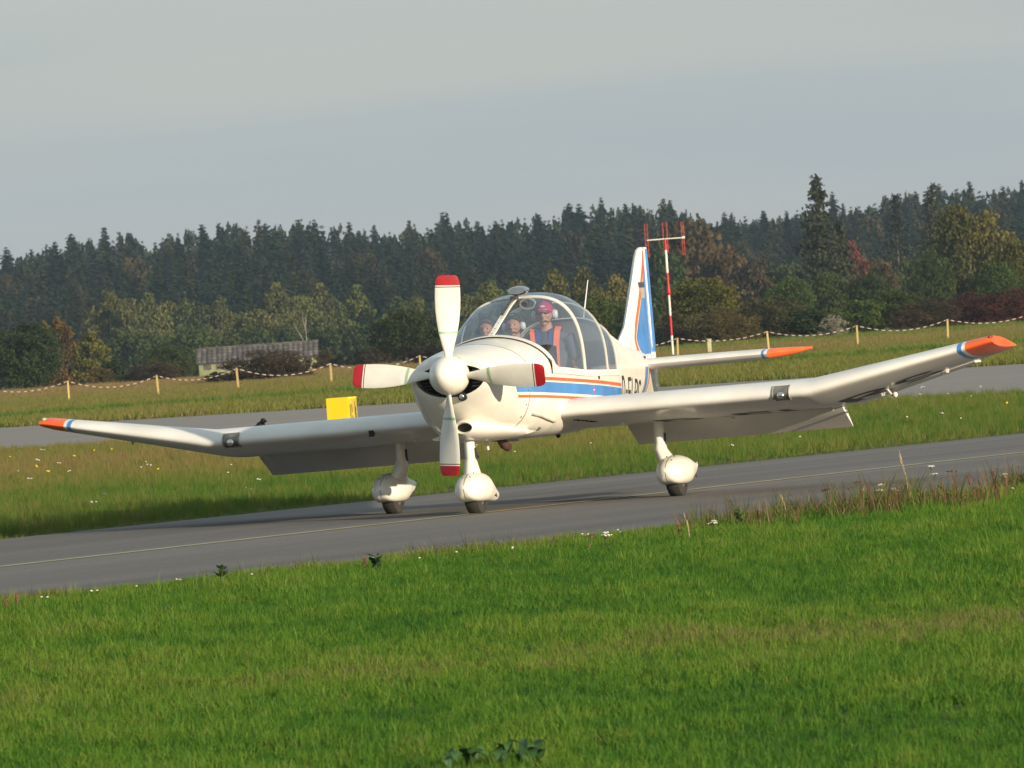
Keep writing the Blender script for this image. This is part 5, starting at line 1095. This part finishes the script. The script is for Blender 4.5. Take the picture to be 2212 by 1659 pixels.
# ------------------------------------------------------------------ people in the cabin
def voxel(name, mb, mat, parent, size, smooth=4):
    o = mb.build(name, mat, None, smooth=True); md = o.modifiers.new('r', 'REMESH'); md.mode = 'VOXEL'; md.voxel_size = size; md.use_smooth_shade = True
    ms = o.modifiers.new('s', 'SMOOTH'); ms.iterations = smooth; ms.factor = .5
    dg = bpy.context.evaluated_depsgraph_get(); me = bpy.data.meshes.new_from_object(o.evaluated_get(dg)); old = o.data; o.modifiers.clear(); o.data = me; me.name = name
    if not me.materials: me.materials.append(mat)
    bpy.data.meshes.remove(old); o.parent = parent; return o
def person(x, y, ztop, turn, label, hair, shirt, cap=False, cup=None, glasses=False, vest=False, tilt=0.0, group=None):
    """seated figure; local origin on the seat under the hips, -y forward"""
    seat = .96; s_ = (ztop - seat) / .86
    root = empty('person'); root.matrix_world = AC_M @ Matrix.Translation((x, y, seat)) @ Matrix.Rotation(turn, 4, 'Z') @ Matrix.Scale(s_, 4)
    tag(root, label, 'person', group)
    b = MB(); T_ = b.tube
    T_([(0, 0, .04), (0, .02, .22), (0, .01, .46), (0, -.002, .60), (0, -.01, .68)], [.145, .135, .150, .070, .054], 16)         # torso, neck
    b.ell((0, .015, .53), (.20, .095, .070)); b.ell((0, .01, .33), (.165, .11, .16)); b.ell((0, 0, .06), (.17, .13, .11))
    hy = -.025 - tilt
    b.ell((0, hy, .760), (.075, .094, .100), 20, 14); b.ell((0, hy - .028, .695), (.052, .055, .050)); b.ell((0, hy + .02, .785), (.077, .088, .078))
    b.tube([(0, hy - .088, .770), (0, hy - .112, .735), (0, hy - .095, .725)], [.012, .017, .015], 8)                     # nose
    b.ell((0, hy - .078, .790), (.055, .022, .014)); b.ell((0, hy - .082, .700), (.026, .012, .009)); b.ell((0, hy - .072, .662), (.024, .02, .02))
    for sx in (-1, 1):
        b.ell((sx * .078, hy + .01, .745), (.012, .022, .034)); b.ell((sx * .036, hy - .066, .735), (.022, .02, .018))
        T_([(sx * .19, .01, .53), (sx * .235, .03, .38), (sx * .255, .02, .22), (sx * .22, -.12, .17), (sx * .15, -.30, .20)], [.062, .052, .044, .040, .028], 12)
        b.ell((sx * .15, -.34, .20), (.038, .048, .018))
        for k in range(4): T_([(sx * .15 + (k - 1.5) * .018, -.37, .205), (sx * .15 + (k - 1.5) * .019, -.41 - .01 * (1 - abs(k - 1.5) / 2), .205), (sx * .15 + (k - 1.5) * .019, -.43, .185)], [.009, .008, .007], 6)
        T_([(sx * .15 - sx * .035, -.33, .20), (sx * .15 - sx * .058, -.36, .195), (sx * .15 - sx * .06, -.385, .185)], [.011, .010, .008], 6)
        T_([(sx * .09, -.02, .05), (sx * .13, -.40, .08), (sx * .13, -.44, .02), (sx * .12, -.55, -.20)], [.085, .065, .06, .045], 12)
        b.ell((sx * .12, -.60, -.21), (.04, .10, .035))
    body = voxel('body', b, SKIN, root, .0105, 3)
    c = MB(); c.tube([(0, 0, .02), (0, .02, .22), (0, .01, .46), (0, .0, .60)], [.155, .147, .163, .080], 16); c.ell((0, .015, .53), (.215, .108, .082)); c.ell((0, .01, .33), (.178, .122, .165)); c.ell((0, 0, .06), (.18, .14, .12))
    for sx in (-1, 1): c.tube([(sx * .19, .01, .535), (sx * .24, .03, .40), (sx * .257, .025, .31)], [.074, .068, .060], 12)
    voxel('shirt', c, shirt, root, .013, 3)
    d = MB()
    for sx in (-1, 1): d.tube([(sx * .09, -.02, .05), (sx * .13, -.40, .08), (sx * .13, -.445, .02), (sx * .12, -.54, -.18)], [.097, .076, .072, .058], 12)
    voxel('trousers', d, VESTB if vest else DKSHIRT, root, .016, 2)
    if cap:
        k = MB(); rr = []
        for i in range(9):
            a = PI / 2 * i / 8; rr.append([(.087 * math.cos(a) * math.cos(2 * PI * q / 24), hy + .012 + .103 * math.cos(a) * math.sin(2 * PI * q / 24), .785 + .092 * math.sin(a)) for q in range(24)])
        k.rings(rr, False, True); k.tube([(0, hy + .01, .874), (0, hy + .01, .884)], .008, 8); cp = k.build('cap', CAPM, root)
        br = MB(); V = []; F = []
        for i in range(13):
            a = PI + PI * i / 12; 
            for r_, dz in ((.093, 0.0), (.150, -.022)): V.append((.083 * math.cos(a) * (1 if r_ < .1 else .95), hy + .008 + r_ * math.sin(a) * (1 if r_ > .1 else 1.0), .797 + dz - .018 * abs(math.cos(a))))
        n0 = len(V); V += [(p[0], p[1], p[2] + .005) for p in V]
        for i in range(12): q = 2 * i; F += [(q, q + 2, q + 3, q + 1), (n0 + q, n0 + q + 1, n0 + q + 3, n0 + q + 2), (q + 1, q + 3, n0 + q + 3, n0 + q + 1)]
        br.add(V, F); br.build('cap_brim', CAPM, cp)
        em = MB(); em.ell((0, hy - .085, .825), (.026, .006, .010)); em.build('cap_badge', HEADSET, cp)
    h = MB(); q_ = np.random.RandomState(int(abs(x) * 1000))
    h.ell((0, hy + .022, .790), (.083, .094, .083), 22, 14); h.ell((0, hy + .05, .745), (.080, .062, .075))
    if not cap: h.tube([(-.06, hy - .055, .835), (-.02, hy - .07, .848), (.03, hy - .07, .846), (.065, hy - .045, .828)], [.018, .02, .02, .018], 10)
    hh = voxel('hair', h, hair, root, .009, 1)
    if cup is not None:
        e_ = MB(); rr = []
        for i in range(13):
            a = PI * i / 12; rr.append((.094 * math.cos(a), hy + .015, .765 + .124 * math.sin(a)))
        e_.tube(rr, .008, 8); band = e_.build('headset', GREYPL, root)
        for sx in (-1, 1):
            e_ = MB(); e_.rings([[(sx * xx, hy + .012 + ry * math.cos(2 * PI * k / 18), .745 + rz * math.sin(2 * PI * k / 18)) for k in range(18)] for xx, ry, rz in ((.080, .034, .042), (.092, .036, .045), (.112, .034, .042), (.124, .022, .028))]); e_.build('ear_cup', cup, band)
        e_ = MB(); e_.tube([(.10, hy - .01, .715), (.085, hy - .07, .682), (.03, hy - .105, .684)], .004, 6); e_.ell((.025, hy - .108, .686), (.014, .009, .009)); e_.build('microphone', GREYPL, band)
    else: hh
    if glasses:
        g_ = MB()
        for sx in (-1, 1): g_.ell((sx * .034, hy - .094, .768), (.029, .012, .019)); g_.tube([(sx * .06, hy - .085, .772), (sx * .08, hy - .0, .768)], .004, 6)
        g_.tube([(-.01, hy - .10, .772), (.01, hy - .10, .772)], .004, 6); g_.build('sunglasses', DARKIN, root)
    else:
        g_ = MB()
        for sx in (-1, 1): g_.ell((sx * .033, hy - .085, .762), (.013, .007, .006))
        g_.build('eyes', GREYPL, root)
    if vest:
        v_ = MB()
        for sx in (-1, 1):
            for off, mt in ((0, 0), (-.052, 1)):
                rr = []
                for (px_, py_, pz_) in ((.12, .09, .57), (.12, .0, .628), (.115, -.080, .59), (.105, -.128, .47), (.10, -.142, .30), (.10, -.150, .10)):
                    xx = sx * (px_ + off - (.0 if pz_ > .5 else .0)); rr.append([(xx - .026, py_ - .010, pz_ + .004), (xx + .026, py_ - .004, pz_ - .004), (xx + .026, py_ + .008, pz_ - .008), (xx - .026, py_ + .002, pz_ - .006)])
                v_.rings(rr, mi=mt)
        v_.build('vest', None, root, mats=[HIVIS, VESTB])
    return root
person(.235, 2.23, 1.770, .12, 'pilot in magenta cap, sunglasses, white headset and orange safety vest under the canopy', HAIRD, SHIRT, cap=True, cup=HEADSET, glasses=True, vest=True)
person(-.29, 3.02, 1.685, .05, 'dark-haired passenger with white headset in the middle of the canopy', HAIRD, DKSHIRT, cup=HEADSET)
person(-.31, 2.26, 1.665, .0, 'reddish-brown haired person with black headset behind the windscreen post', HAIRB, DKSHIRT, cup=GREYPL)

# ------------------------------------------------------------------ airfield furniture
POST = noise_mat('post_wood', (.42, .30, .11), (.55, .42, .18), 8, .8)
CHW = noise_mat('chain_white', (.62, .60, .56), (.75, .72, .68), 8, .5); CHR = noise_mat('chain_red', (.12, .02, .022), (.18, .035, .035), 8, .5)
FY = 275.0; fx = [-20.7, -17.2, -13.72, -10.6, -6.99, -3.5, -.1, 3.2, 6.5, 10.05, 13.5, 17.0, 20.5]
mb = MB(); mb.rings([[(hx * sx, hx * sy, z) for sx, sy in ((-1, -1), (1, -1), (1, 1), (-1, 1))] for hx, z in ((.032, -.05), (.034, .40), (.034, .84), (.024, .87))])
post0 = mb.build('fence_post', POST, smooth=False)
tops = []
ordn = ['first', 'second', 'third', 'fourth', 'fifth', 'sixth', 'seventh', 'eighth', 'ninth', 'tenth', 'eleventh', 'twelfth', 'thirteenth']
for i, x in enumerate(fx):
    p = post0 if i == 0 else post0.copy()
    if i: COL.objects.link(p)
    lx = rng.uniform(-.05, .05); p.location = (x, FY + rng.uniform(-.4, .4), 0); p.rotation_euler = (rng.uniform(-.04, .04), lx, rng.uniform(-.3, .3)); p.scale = (1, 1, rng.uniform(.97, 1.08))
    tag(p, 'thin yellow wooden post of the chain fence, %s from the left' % ordn[i], 'post', 'wooden posts of the chain fence')
    tops.append((x + math.sin(lx) * .85, p.location.y, .85 * p.scale.z))
for i in range(len(fx) - 1):
    a, b = Vector(tops[i]), Vector(tops[i + 1]); sag = (.30, .34, .30, .36, .33, .30, .28, .27, .22, .26, .30, .27)[i]; n_ = 26; mb = MB()
    pts = [a + (b - a) * (k / n_) + Vector((0, 0, -sag * 4 * (k / n_) * (1 - k / n_))) for k in range(n_ + 1)]
    for k in range(n_):
        mb.tube([pts[k], pts[k + 1]], (.012 if k % 2 else .010), 6, mi=0 if k % 2 else 1, cap=True)
    o = mb.build('plastic_chain', None, mats=[CHW, CHR]); tag(o, 'red and white plastic chain hanging between the %s and %s fence posts' % (ordn[i], ordn[i + 1]), 'chain', 'chains between the fence posts')
mb = MB(); mb.box((0, 0, .32), (.16, .16, .68)); mb.box((0, 0, .68), (.20, .20, .04)); o = mb.build('marker_stub', noise_mat('stub_paint', (.4, .38, .25), (.5, .47, .3), 5, .7)); o.location = (8.4, 298, 0); tag(o, 'short pale stub post behind the fence, right of the striped mast', 'post')

# yellow box sign
YEL = noise_mat('yellow_panel', (.85, .62, .005), (.90, .68, .01), 4, .6); YEL2 = noise_mat('darker_yellow', (.38, .28, .02), (.55, .42, .05), 9, .7)  # side panel gets a darker yellow than the box body
sg = empty('sign_box', (-3.10, 128.0, 0), -.33); tag(sg, 'bright yellow box-shaped marker standing behind the low wing', 'sign')
mb = MB(); mb.box((0, 0, .30), (.42, .44, .56)); mb.build('box_body', YEL, sg, smooth=False)
mb = MB(); mb.box((.212, 0, .30), (.008, .40, .50)); sp = mb.build('side_panel', YEL2, sg, smooth=False)
mb = MB()
for yy, z0, z1 in ((-.14, .12, .44), (-.06, .30, .46), (-.05, .10, .24), (.10, .10, .48), (.14, .12, .40)): mb.box((.218, yy, (z0 + z1) / 2), (.004, .022, z1 - z0))
mb.build('black_marks', BLACK, sp, smooth=False)
mb = MB()
for sx in (-1, 1):
    for sy in (-1, 1): mb.box((sx * .17, sy * .18, .01), (.04, .04, .04))
mb.build('foot', GREYPL, sg, smooth=False)

# crow
CROW = noise_mat('crow_feathers', (.003, .003, .0035), (.008, .008, .009), 20, .8)
cr = empty('crow', (-3.96, 110.0, 0.05), -.95); cr.scale = (1.12, 1.12, 1.12); tag(cr, 'black crow standing in the grass, its head above the low wing', 'bird')
b = MB(); b.rings([[(x, ry * math.cos(2 * PI * k / 12), z + rz * math.sin(2 * PI * k / 12)) for k in range(12)] for x, z, ry, rz in ((-.24, .13, .02, .012), (-.16, .16, .045, .03), (-.07, .20, .07, .065), (.0, .235, .075, .08), (.055, .275, .06, .07), (.085, .315, .042, .045))])
b.ell((.105, 0, .345), (.048, .038, .040)); b.ell((.03, 0, .26), (.07, .068, .08))
body = voxel('body', b, CROW, cr, .010, 3)
b = MB(); b.tube([(.140, 0, .345), (.175, 0, .340), (.205, 0, .328)], [.016, .012, .003], 8); b.build('beak', DARKIN, cr)
for sy in (-1, 1):
    b = MB(); b.rings([[(x, sy * .07 * f + ry * math.cos(2 * PI * k / 8), z + rz * math.sin(2 * PI * k / 8)) for k in range(8)] for x, z, ry, rz, f in ((.04, .26, .012, .04, .9), (-.08, .22, .014, .05, 1), (-.20, .15, .010, .03, .6), (-.27, .11, .004, .010, .3))]); b.build('wing', CROW, cr)
    b = MB(); b.tube([(.0, sy * .03, .17), (.01, sy * .03, .07), (0, sy * .03, -.05)], .007, 6); b.build('leg', DARKIN, cr)
b = MB(); b.add([(-.20, -.03, .145), (-.20, .03, .145), (-.34, .035, .075), (-.34, -.035, .075), (-.20, -.03, .135), (-.20, .03, .135), (-.34, .035, .068), (-.34, -.035, .068)], [(0, 1, 2, 3), (7, 6, 5, 4), (0, 3, 7, 4), (1, 5, 6, 2), (3, 2, 6, 7)]); b.build('tail', CROW, cr, smooth=False)

# antenna mast
MRED = noise_mat('mast_red', (.45, .012, .02), (.55, .02, .03), 3, .5); MWH = noise_mat('mast_white', (.7, .68, .62), (.8, .78, .7), 3, .5); MOR = noise_mat('dipole_red', (.50, .05, .03), (.6, .08, .05), 3, .5)
ms = empty('antenna_mast', (6.66, 290, 0)); tag(ms, 'slender red and white striped mast with a crossbar of antennas behind the tail fin', 'mast')
zb = [0, .96, 1.78, 2.71, 3.54, 4.47, 4.93]
for i in range(6):
    mb = MB(); mb.tube([(0, 0, zb[i]), (0, 0, zb[i + 1])], .046 if i < 3 else .050, 10); mb.build('mast_section', MWH if i % 2 == 0 else MRED, ms)
mb = MB(); mb.tube([(0, 0, 2.62), (0, 0, 2.72), (0, 0, 2.74), (0, 0, 2.93), (0, 0, 2.98)], [.06, .10, .075, .07, .02], 12); mb.build('obstruction_lamp', MRED, ms)
mb = MB(); mb.tube([(-.74, 0, 4.92), (0, 0, 4.93), (.76, 0, 4.93)], .024, 8); mb.box((.76, 0, 4.94), (.12, .08, .09)); cb = mb.build('crossbar', MWH, ms)
for x in (-.80, -.70, -.06, .10, .70, .78):
    lo, hi = (4.2, 5.6) if abs(x) > .3 else (4.35, 5.62)
    mb = MB(); mb.tube([(x, 0, lo), (x, 0, hi)], .013, 6)
    for z in np.arange(lo + .08, hi, .22): mb.tube([(x - .045, 0, z), (x + .045, 0, z)], .006, 5)
    mb.build('dipole', MOR, cb)

# old shed
def random_tone(m):
    n = m.node_tree.nodes; l = m.node_tree.links; p = n['Principled BSDF']; src = p.inputs['Base Color'].links[0].from_socket; oi = n.new('ShaderNodeObjectInfo'); mr = n.new('ShaderNodeMapRange'); mr.inputs[3].default_value = .55; mr.inputs[4].default_value = 1.35
    l.new(oi.outputs['Random'], mr.inputs[0]); v = n.new('ShaderNodeVectorMath'); v.operation = 'SCALE'; l.new(src, v.inputs[0]); l.new(mr.outputs[0], v.inputs['Scale']); l.new(v.outputs[0], p.inputs['Base Color'])
SY = 700.0; sg_z = tz(0, SY); sx0, sx1 = -31.0, -18.9
WALLM = noise_mat('lichen_wall', (.17, .19, .09), (.32, .33, .19), .8, .9); TILE = noise_mat('grey_roof_tile', (.055, .048, .045), (.16, .14, .13), 1.5, .85); random_tone(TILE); WOODD = noise_mat('old_dark_wood', (.06, .05, .04), (.12, .10, .08), 2, .9)
sh = empty('shed', ((sx0 + sx1) / 2, SY, sg_z)); tag(sh, 'old low shed with a long grey tiled roof half hidden by brambles', 'shed'); Lh = (sx1 - sx0) / 2
ez, rz_, dp = 2.20, 3.55, 5.0
mb = MB(); mb.box((0, 0, ez / 2), (2 * Lh - .5, .25, ez)); mb.box((0, dp, ez / 2), (2 * Lh - .5, .25, ez)); mb.build('wall', WALLM, sh, smooth=False)
for s in (-1, 1):
    mb = MB(); x = s * (Lh - .35); V = [(x - .1, -.1, 0), (x - .1, dp + .1, 0), (x - .1, dp + .1, ez), (x - .1, dp / 2, rz_ - .1), (x - .1, -.1, ez)]; V += [(q[0] + .2, q[1], q[2]) for q in V]
    mb.add(V, [(4, 3, 2, 1, 0), (5, 6, 7, 8, 9), (0, 1, 6, 5), (1, 2, 7, 6), (2, 3, 8, 7), (3, 4, 9, 8), (4, 0, 5, 9)]); mb.build('gable', WALLM, sh, smooth=False)
for k in range(9):
    mb = MB(); mb.box((-Lh + 1.1 + k * 1.25, -.14, ez - .45), (.75, .06, .55)); mb.build('window', WOODD, sh, smooth=False)
# roof: rows of interlocking tiles, each its own part
slope = math.hypot(dp / 2 + .35, rz_ - ez + .1); ang = math.atan2(rz_ - ez + .1, dp / 2 + .35)
tv = MB(); W1, L1_ = .50, .56
for seg_ in range(6):
    pass
prof = [(-.25, .0), (-.15, .05), (-.04, .075), (.07, .05), (.16, .0), (.26, -.005)]
V = [(x, 0, z) for x, z in prof] + [(x, L1_, z + .0) for x, z in prof] + [(x, 0, z - .03) for x, z in prof]
F = [(i, i + 1, i + 7, i + 6) for i in range(5)] + [(i + 12, i + 13, i + 1, i) for i in range(5)]
tv.add(V, F); rf = tv.build('roof_tile', TILE, sh, smooth=False)
ncol, nrow = 24, 5; first = True
for side in (0,):
    for i in range(ncol):
        for j in range(nrow):
            t_ = rf if first else rf.copy()
            if not first: COL.objects.link(t_)
            first = False; t_.parent = sh
            u = j / nrow * slope - .0
            t_.location = (-Lh + .25 + i * .503, -.35 + u * math.cos(ang), ez - .10 + u * math.sin(ang) + rng.uniform(.0, .02) + .02)
            t_.rotation_euler = (ang - .05 + rng.normal(0, .012), rng.normal(0, .012), rng.normal(0, .015)); t_.scale = (1, 1.08, 1)
mb = MB(); V = [(-Lh, -.35, ez - .13), (Lh, -.35, ez - .13), (Lh, dp / 2, rz_ - .02), (-Lh, dp / 2, rz_ - .02), (-Lh, dp + .35, ez - .13), (Lh, dp + .35, ez - .13)]
mb.add(V, [(0, 1, 2, 3), (3, 2, 5, 4)]); mb.build('roof_deck', WOODD, sh, smooth=False)
mb = MB()
for k in range(25): mb.tube([(-Lh + k * .485, dp / 2, rz_ + .02), (-Lh + k * .485 + .5, dp / 2, rz_ + .05)], [.11, .13], 8)
mb.build('ridge_tiles', TILE, sh)

# ------------------------------------------------------------------ wild plants along the taxiway edge
STEM = noise_mat('green_stem', (.05, .09, .02), (.10, .13, .03), 20, .8); DRY = noise_mat('dry_stem', (.16, .10, .06), (.28, .18, .10), 20, .8)
UMB = noise_mat('white_umbel', (.55, .53, .48), (.75, .72, .66), 30, .8); SEED = noise_mat('brown_seed_head', (.07, .035, .025), (.14, .07, .045), 30, .9); REDD = noise_mat('red_dock', (.085, .036, .022), (.14, .06, .035), 30, .9)
LEAFD = noise_mat('dark_leaf', (.015, .055, .014), (.035, .095, .02), 20, .6); STRAW = noise_mat('straw', (.30, .23, .13), (.42, .33, .2), 20, .9)
def weed(kind, x, y, H, seed, label, grp=None):
    r = random.Random(seed); root = empty({'umbel': 'umbel_plant', 'seed': 'umbel_plant', 'dock': 'dock_plant', 'leafy': 'leafy_weed', 'straw': 'grass_stalk'}[kind], (x, y, 0), r.uniform(0, 6))
    tag(root, label, 'plant', grp); mb = MB(); hd = MB(); lf = MB()
    stems = {'umbel': 3, 'seed': 2, 'dock': 3, 'leafy': 5, 'straw': 2}[kind]
    for s in range(stems):
        a = r.uniform(0, 6.28); lean = r.uniform(.02, .18) * H; top = (math.cos(a) * lean, math.sin(a) * lean, H * r.uniform(.7, 1.0)); P = [(0, 0, 0), (top[0] * .3, top[1] * .3, top[2] * .55), top]
        mb.tube(P, [.0030, .0024, .0014], 5)
        if kind in ('umbel', 'seed'):
            for k in range(9):
                b_ = r.uniform(0, 6.28); q = r.uniform(.3, 1) * .030; tip = (top[0] + math.cos(b_) * q, top[1] + math.sin(b_) * q, top[2] + .025 + r.uniform(-.004, .006)); mb.tube([top, tip], .0010, 4); hd.ell(tip, (.008, .008, .004), 6, 4)
        elif kind == 'dock':
            for k in range(12): u = .45 + .55 * k / 12; hd.ell((top[0] * u + r.uniform(-.007, .007), top[1] * u, top[2] * u), (.0045, .0045, .006), 6, 4)
        elif kind == 'straw':
            hd.tube([(top[0] * .8, top[1] * .8, top[2] * .82), top], [.005, .002], 5)
        for k in range({'leafy': 7, 'umbel': 4, 'seed': 2, 'dock': 2, 'straw': 1}[kind]):
            u = r.uniform(.05, .85 if kind == 'leafy' else .45); c_ = Vector((top[0] * u, top[1] * u, top[2] * u)); b_ = r.uniform(0, 6.28); L = r.uniform(.03, .06) * (1.2 if kind == 'leafy' else 1); d = Vector((math.cos(b_), math.sin(b_), .5)); sd = Vector((-math.sin(b_), math.cos(b_), 0)) * L * .3
            lf.add([c_, c_ + d * L * .5 + sd, c_ + d * L, c_ + d * L * .5 - sd], [(0, 1, 2, 3)])
    mb.build('stem', STEM if kind in ('umbel', 'leafy') else (STRAW if kind == 'straw' else DRY), root)
    if hd.V: hd.build('flower_head', {'umbel': UMB, 'seed': SEED, 'dock': REDD, 'straw': STRAW, 'leafy': STEM}[kind], root)
    if lf.V: lf.build('leaves', LEAFD if kind == 'leafy' else STEM, root, smooth=False)
    return root
W_ = [('leafy', -1.99, 46.43, 0.17600000000000002, 'dark leafy weed standing alone at the taxiway edge, left of centre'),
    ('dock', -3.17, 44.12, 0.15400000000000003, 'reddish-brown dock plant at the left picture edge'),
    ('dock', -3.22, 43.86, 0.12100000000000001, 'smaller brown dock plant in the left corner of the lawn edge'),
    ('leafy', -0.99, 47.31, 0.14300000000000002, 'bushy green weed at the lawn edge under the nose wheel'),
    ('dock', -1.07, 47.48, 0.11000000000000001, 'brown-tipped dock plant beside the bushy green weed'),
    ('umbel', 0.56, 48.32, 0.11000000000000001, 'small white-flowered umbel plant below the fuselage'),
    ('seed', 0.45, 48.06, 0.132, 'brown umbel seed head on the lawn edge below the belly'),
    ('dock', 1.09, 49.21, 0.165, 'red dock stalk on the lawn edge below the port wheel'),
    ('straw', 1.15, 48.86, 0.22000000000000003, 'pale dry grass stalk beside the red dock stalk'),
    ('seed', 2.3, 52.78, 0.22000000000000003, 'dark flat seed head standing highest before the taxiway'),
    ('seed', 2.53, 53.52, 0.22000000000000003, 'dark seed head right of the highest flat one'),
    ('umbel', 2.73, 53.66, 0.165, 'white umbel plant leaning over the taxiway edge'),
    ('umbel', 2.85, 54.02, 0.132, 'low white umbel plant in the bank on the right'),
    ('straw', 2.95, 53.76, 0.44000000000000006, 'tall pale dry stalk reaching above the taxiway'),
    ('umbel', 3.16, 54.62, 0.264, 'tall white-headed plant near the right bank'),
    ('seed', 3.39, 55.46, 0.18700000000000003, 'brown seed head in the reddish weeds at the right'),
    ('dock', 3.55, 55.75, 0.198, 'reddish weed on the bank near the right edge'),
    ('dock', 3.78, 56.35, 0.22000000000000003, 'dark red dock weed second from the right edge'),
    ('dock', 3.98, 56.88, 0.24200000000000002, 'dark red dock weed at the right picture edge'),
    ('umbel', 3.82, 55.72, 0.14300000000000002, 'white umbel among the red docks at the right edge'),
    ('leafy', 1.57, 50.91, 0.18700000000000003, 'upright green weed on the bank right of the port wheel'),
    ('dock', 1.71, 51.15, 0.15400000000000003, 'reddish stalk right of the upright green weed'),
    ('straw', 2.54, 53.09, 0.24200000000000002, 'thin dry stalk behind the second seed head'),
    ('leafy', 2.6, 52.91, 0.132, 'green leafy weed under the dark seed heads'),
    ('leafy', 3.25, 54.35, 0.14300000000000002, 'green leafy weed between the tall white plant and the red weeds'),
    ('dock', 3.03, 53.96, 0.11000000000000001, 'short brown dock stalk beside the tall dry stalk'),
    ('straw', 1.94, 51.81, 0.264, 'thin pale stalk at the middle of the right bank'),
    ('seed', 1.96, 52.39, 0.099, 'small brown seed head on the bank before the taxiway'),
    ('umbel', 1.33, 49.74, 0.08800000000000001, 'low white flower cluster on the bank below the flap')]
for i, q in enumerate(W_): weed(q[0], q[1], q[2], q[3], 900 + i, q[4])
def small_flowers(name, n, y0, y1, cond, H, mat_, seed, size=.010, margin=1.1):
    x, y = field(n, y0, y1, cond, margin); mb = MB(); r = random.Random(seed)
    for a, b_ in zip(x, y):
        h_ = H * r.uniform(.6, 1.2)
        for k in range(r.randint(1, 3)): mb.ell((a + r.uniform(-.03, .03), b_ + r.uniform(-.03, .03), h_ + r.uniform(-.01, .01)), (size * 1.2, size * 1.2, size * .7), 6, 4)
    return tag(mb.build(name, mat_), kind='stuff')
small_flowers('white_clover_flowers', 130, 43, 56, lambda x, y: (y < near_v(x) - .1) & (y > near_v(x) - 2.2), .07, UMB, 1, .007)
YF = noise_mat('yellow_petals', (.75, .5, .01), (.85, .6, .02), 20, .7)
small_flowers('yellow_meadow_flowers', 26, 63, 120, lambda x, y: (y > far_v(x) + .8) & (y < rn_v(x) - 2), .20, YF, 2, .014)
small_flowers('white_meadow_flowers', 90, 63, 115, lambda x, y: (y > far_v(x) + 1.5) & (y < rn_v(x) - 2), .24, UMB, 3, .010)
# dock leaves in the lawn at the bottom edge
lc = empty('broad_leaf_plant', (-.155, 24.7, 0)); tag(lc, 'clump of dark broad leaves in the lawn at the bottom edge', 'plant'); r = random.Random(4); shared = None
lm = MB(); V = []; F = []
for i in range(6):
    u = i / 5; wd = .022 * math.sin(PI * (u * .92 + .06)); zc = .05 * math.sin(PI * u * .7); V += [(-wd, u * .085, zc + .006), (0, u * .085, zc), (wd, u * .085, zc + .006)]
    if i: q = 3 * (i - 1); F += [(q, q + 1, q + 4, q + 3), (q + 1, q + 2, q + 5, q + 4)]
lm.add(V, F); l0 = lm.build('leaf', LEAFD, lc)
for i in range(34):
    l_ = l0 if i == 0 else l0.copy()
    if i: COL.objects.link(l_)
    l_.parent = lc; l_.location = (r.uniform(-.17, .17), r.uniform(-.12, .12), r.uniform(.02, .05)); l_.rotation_euler = (r.uniform(.1, .7), r.uniform(-.3, .3), r.uniform(0, 6.28)); k = r.uniform(.5, .9); l_.scale = (k, k, k)
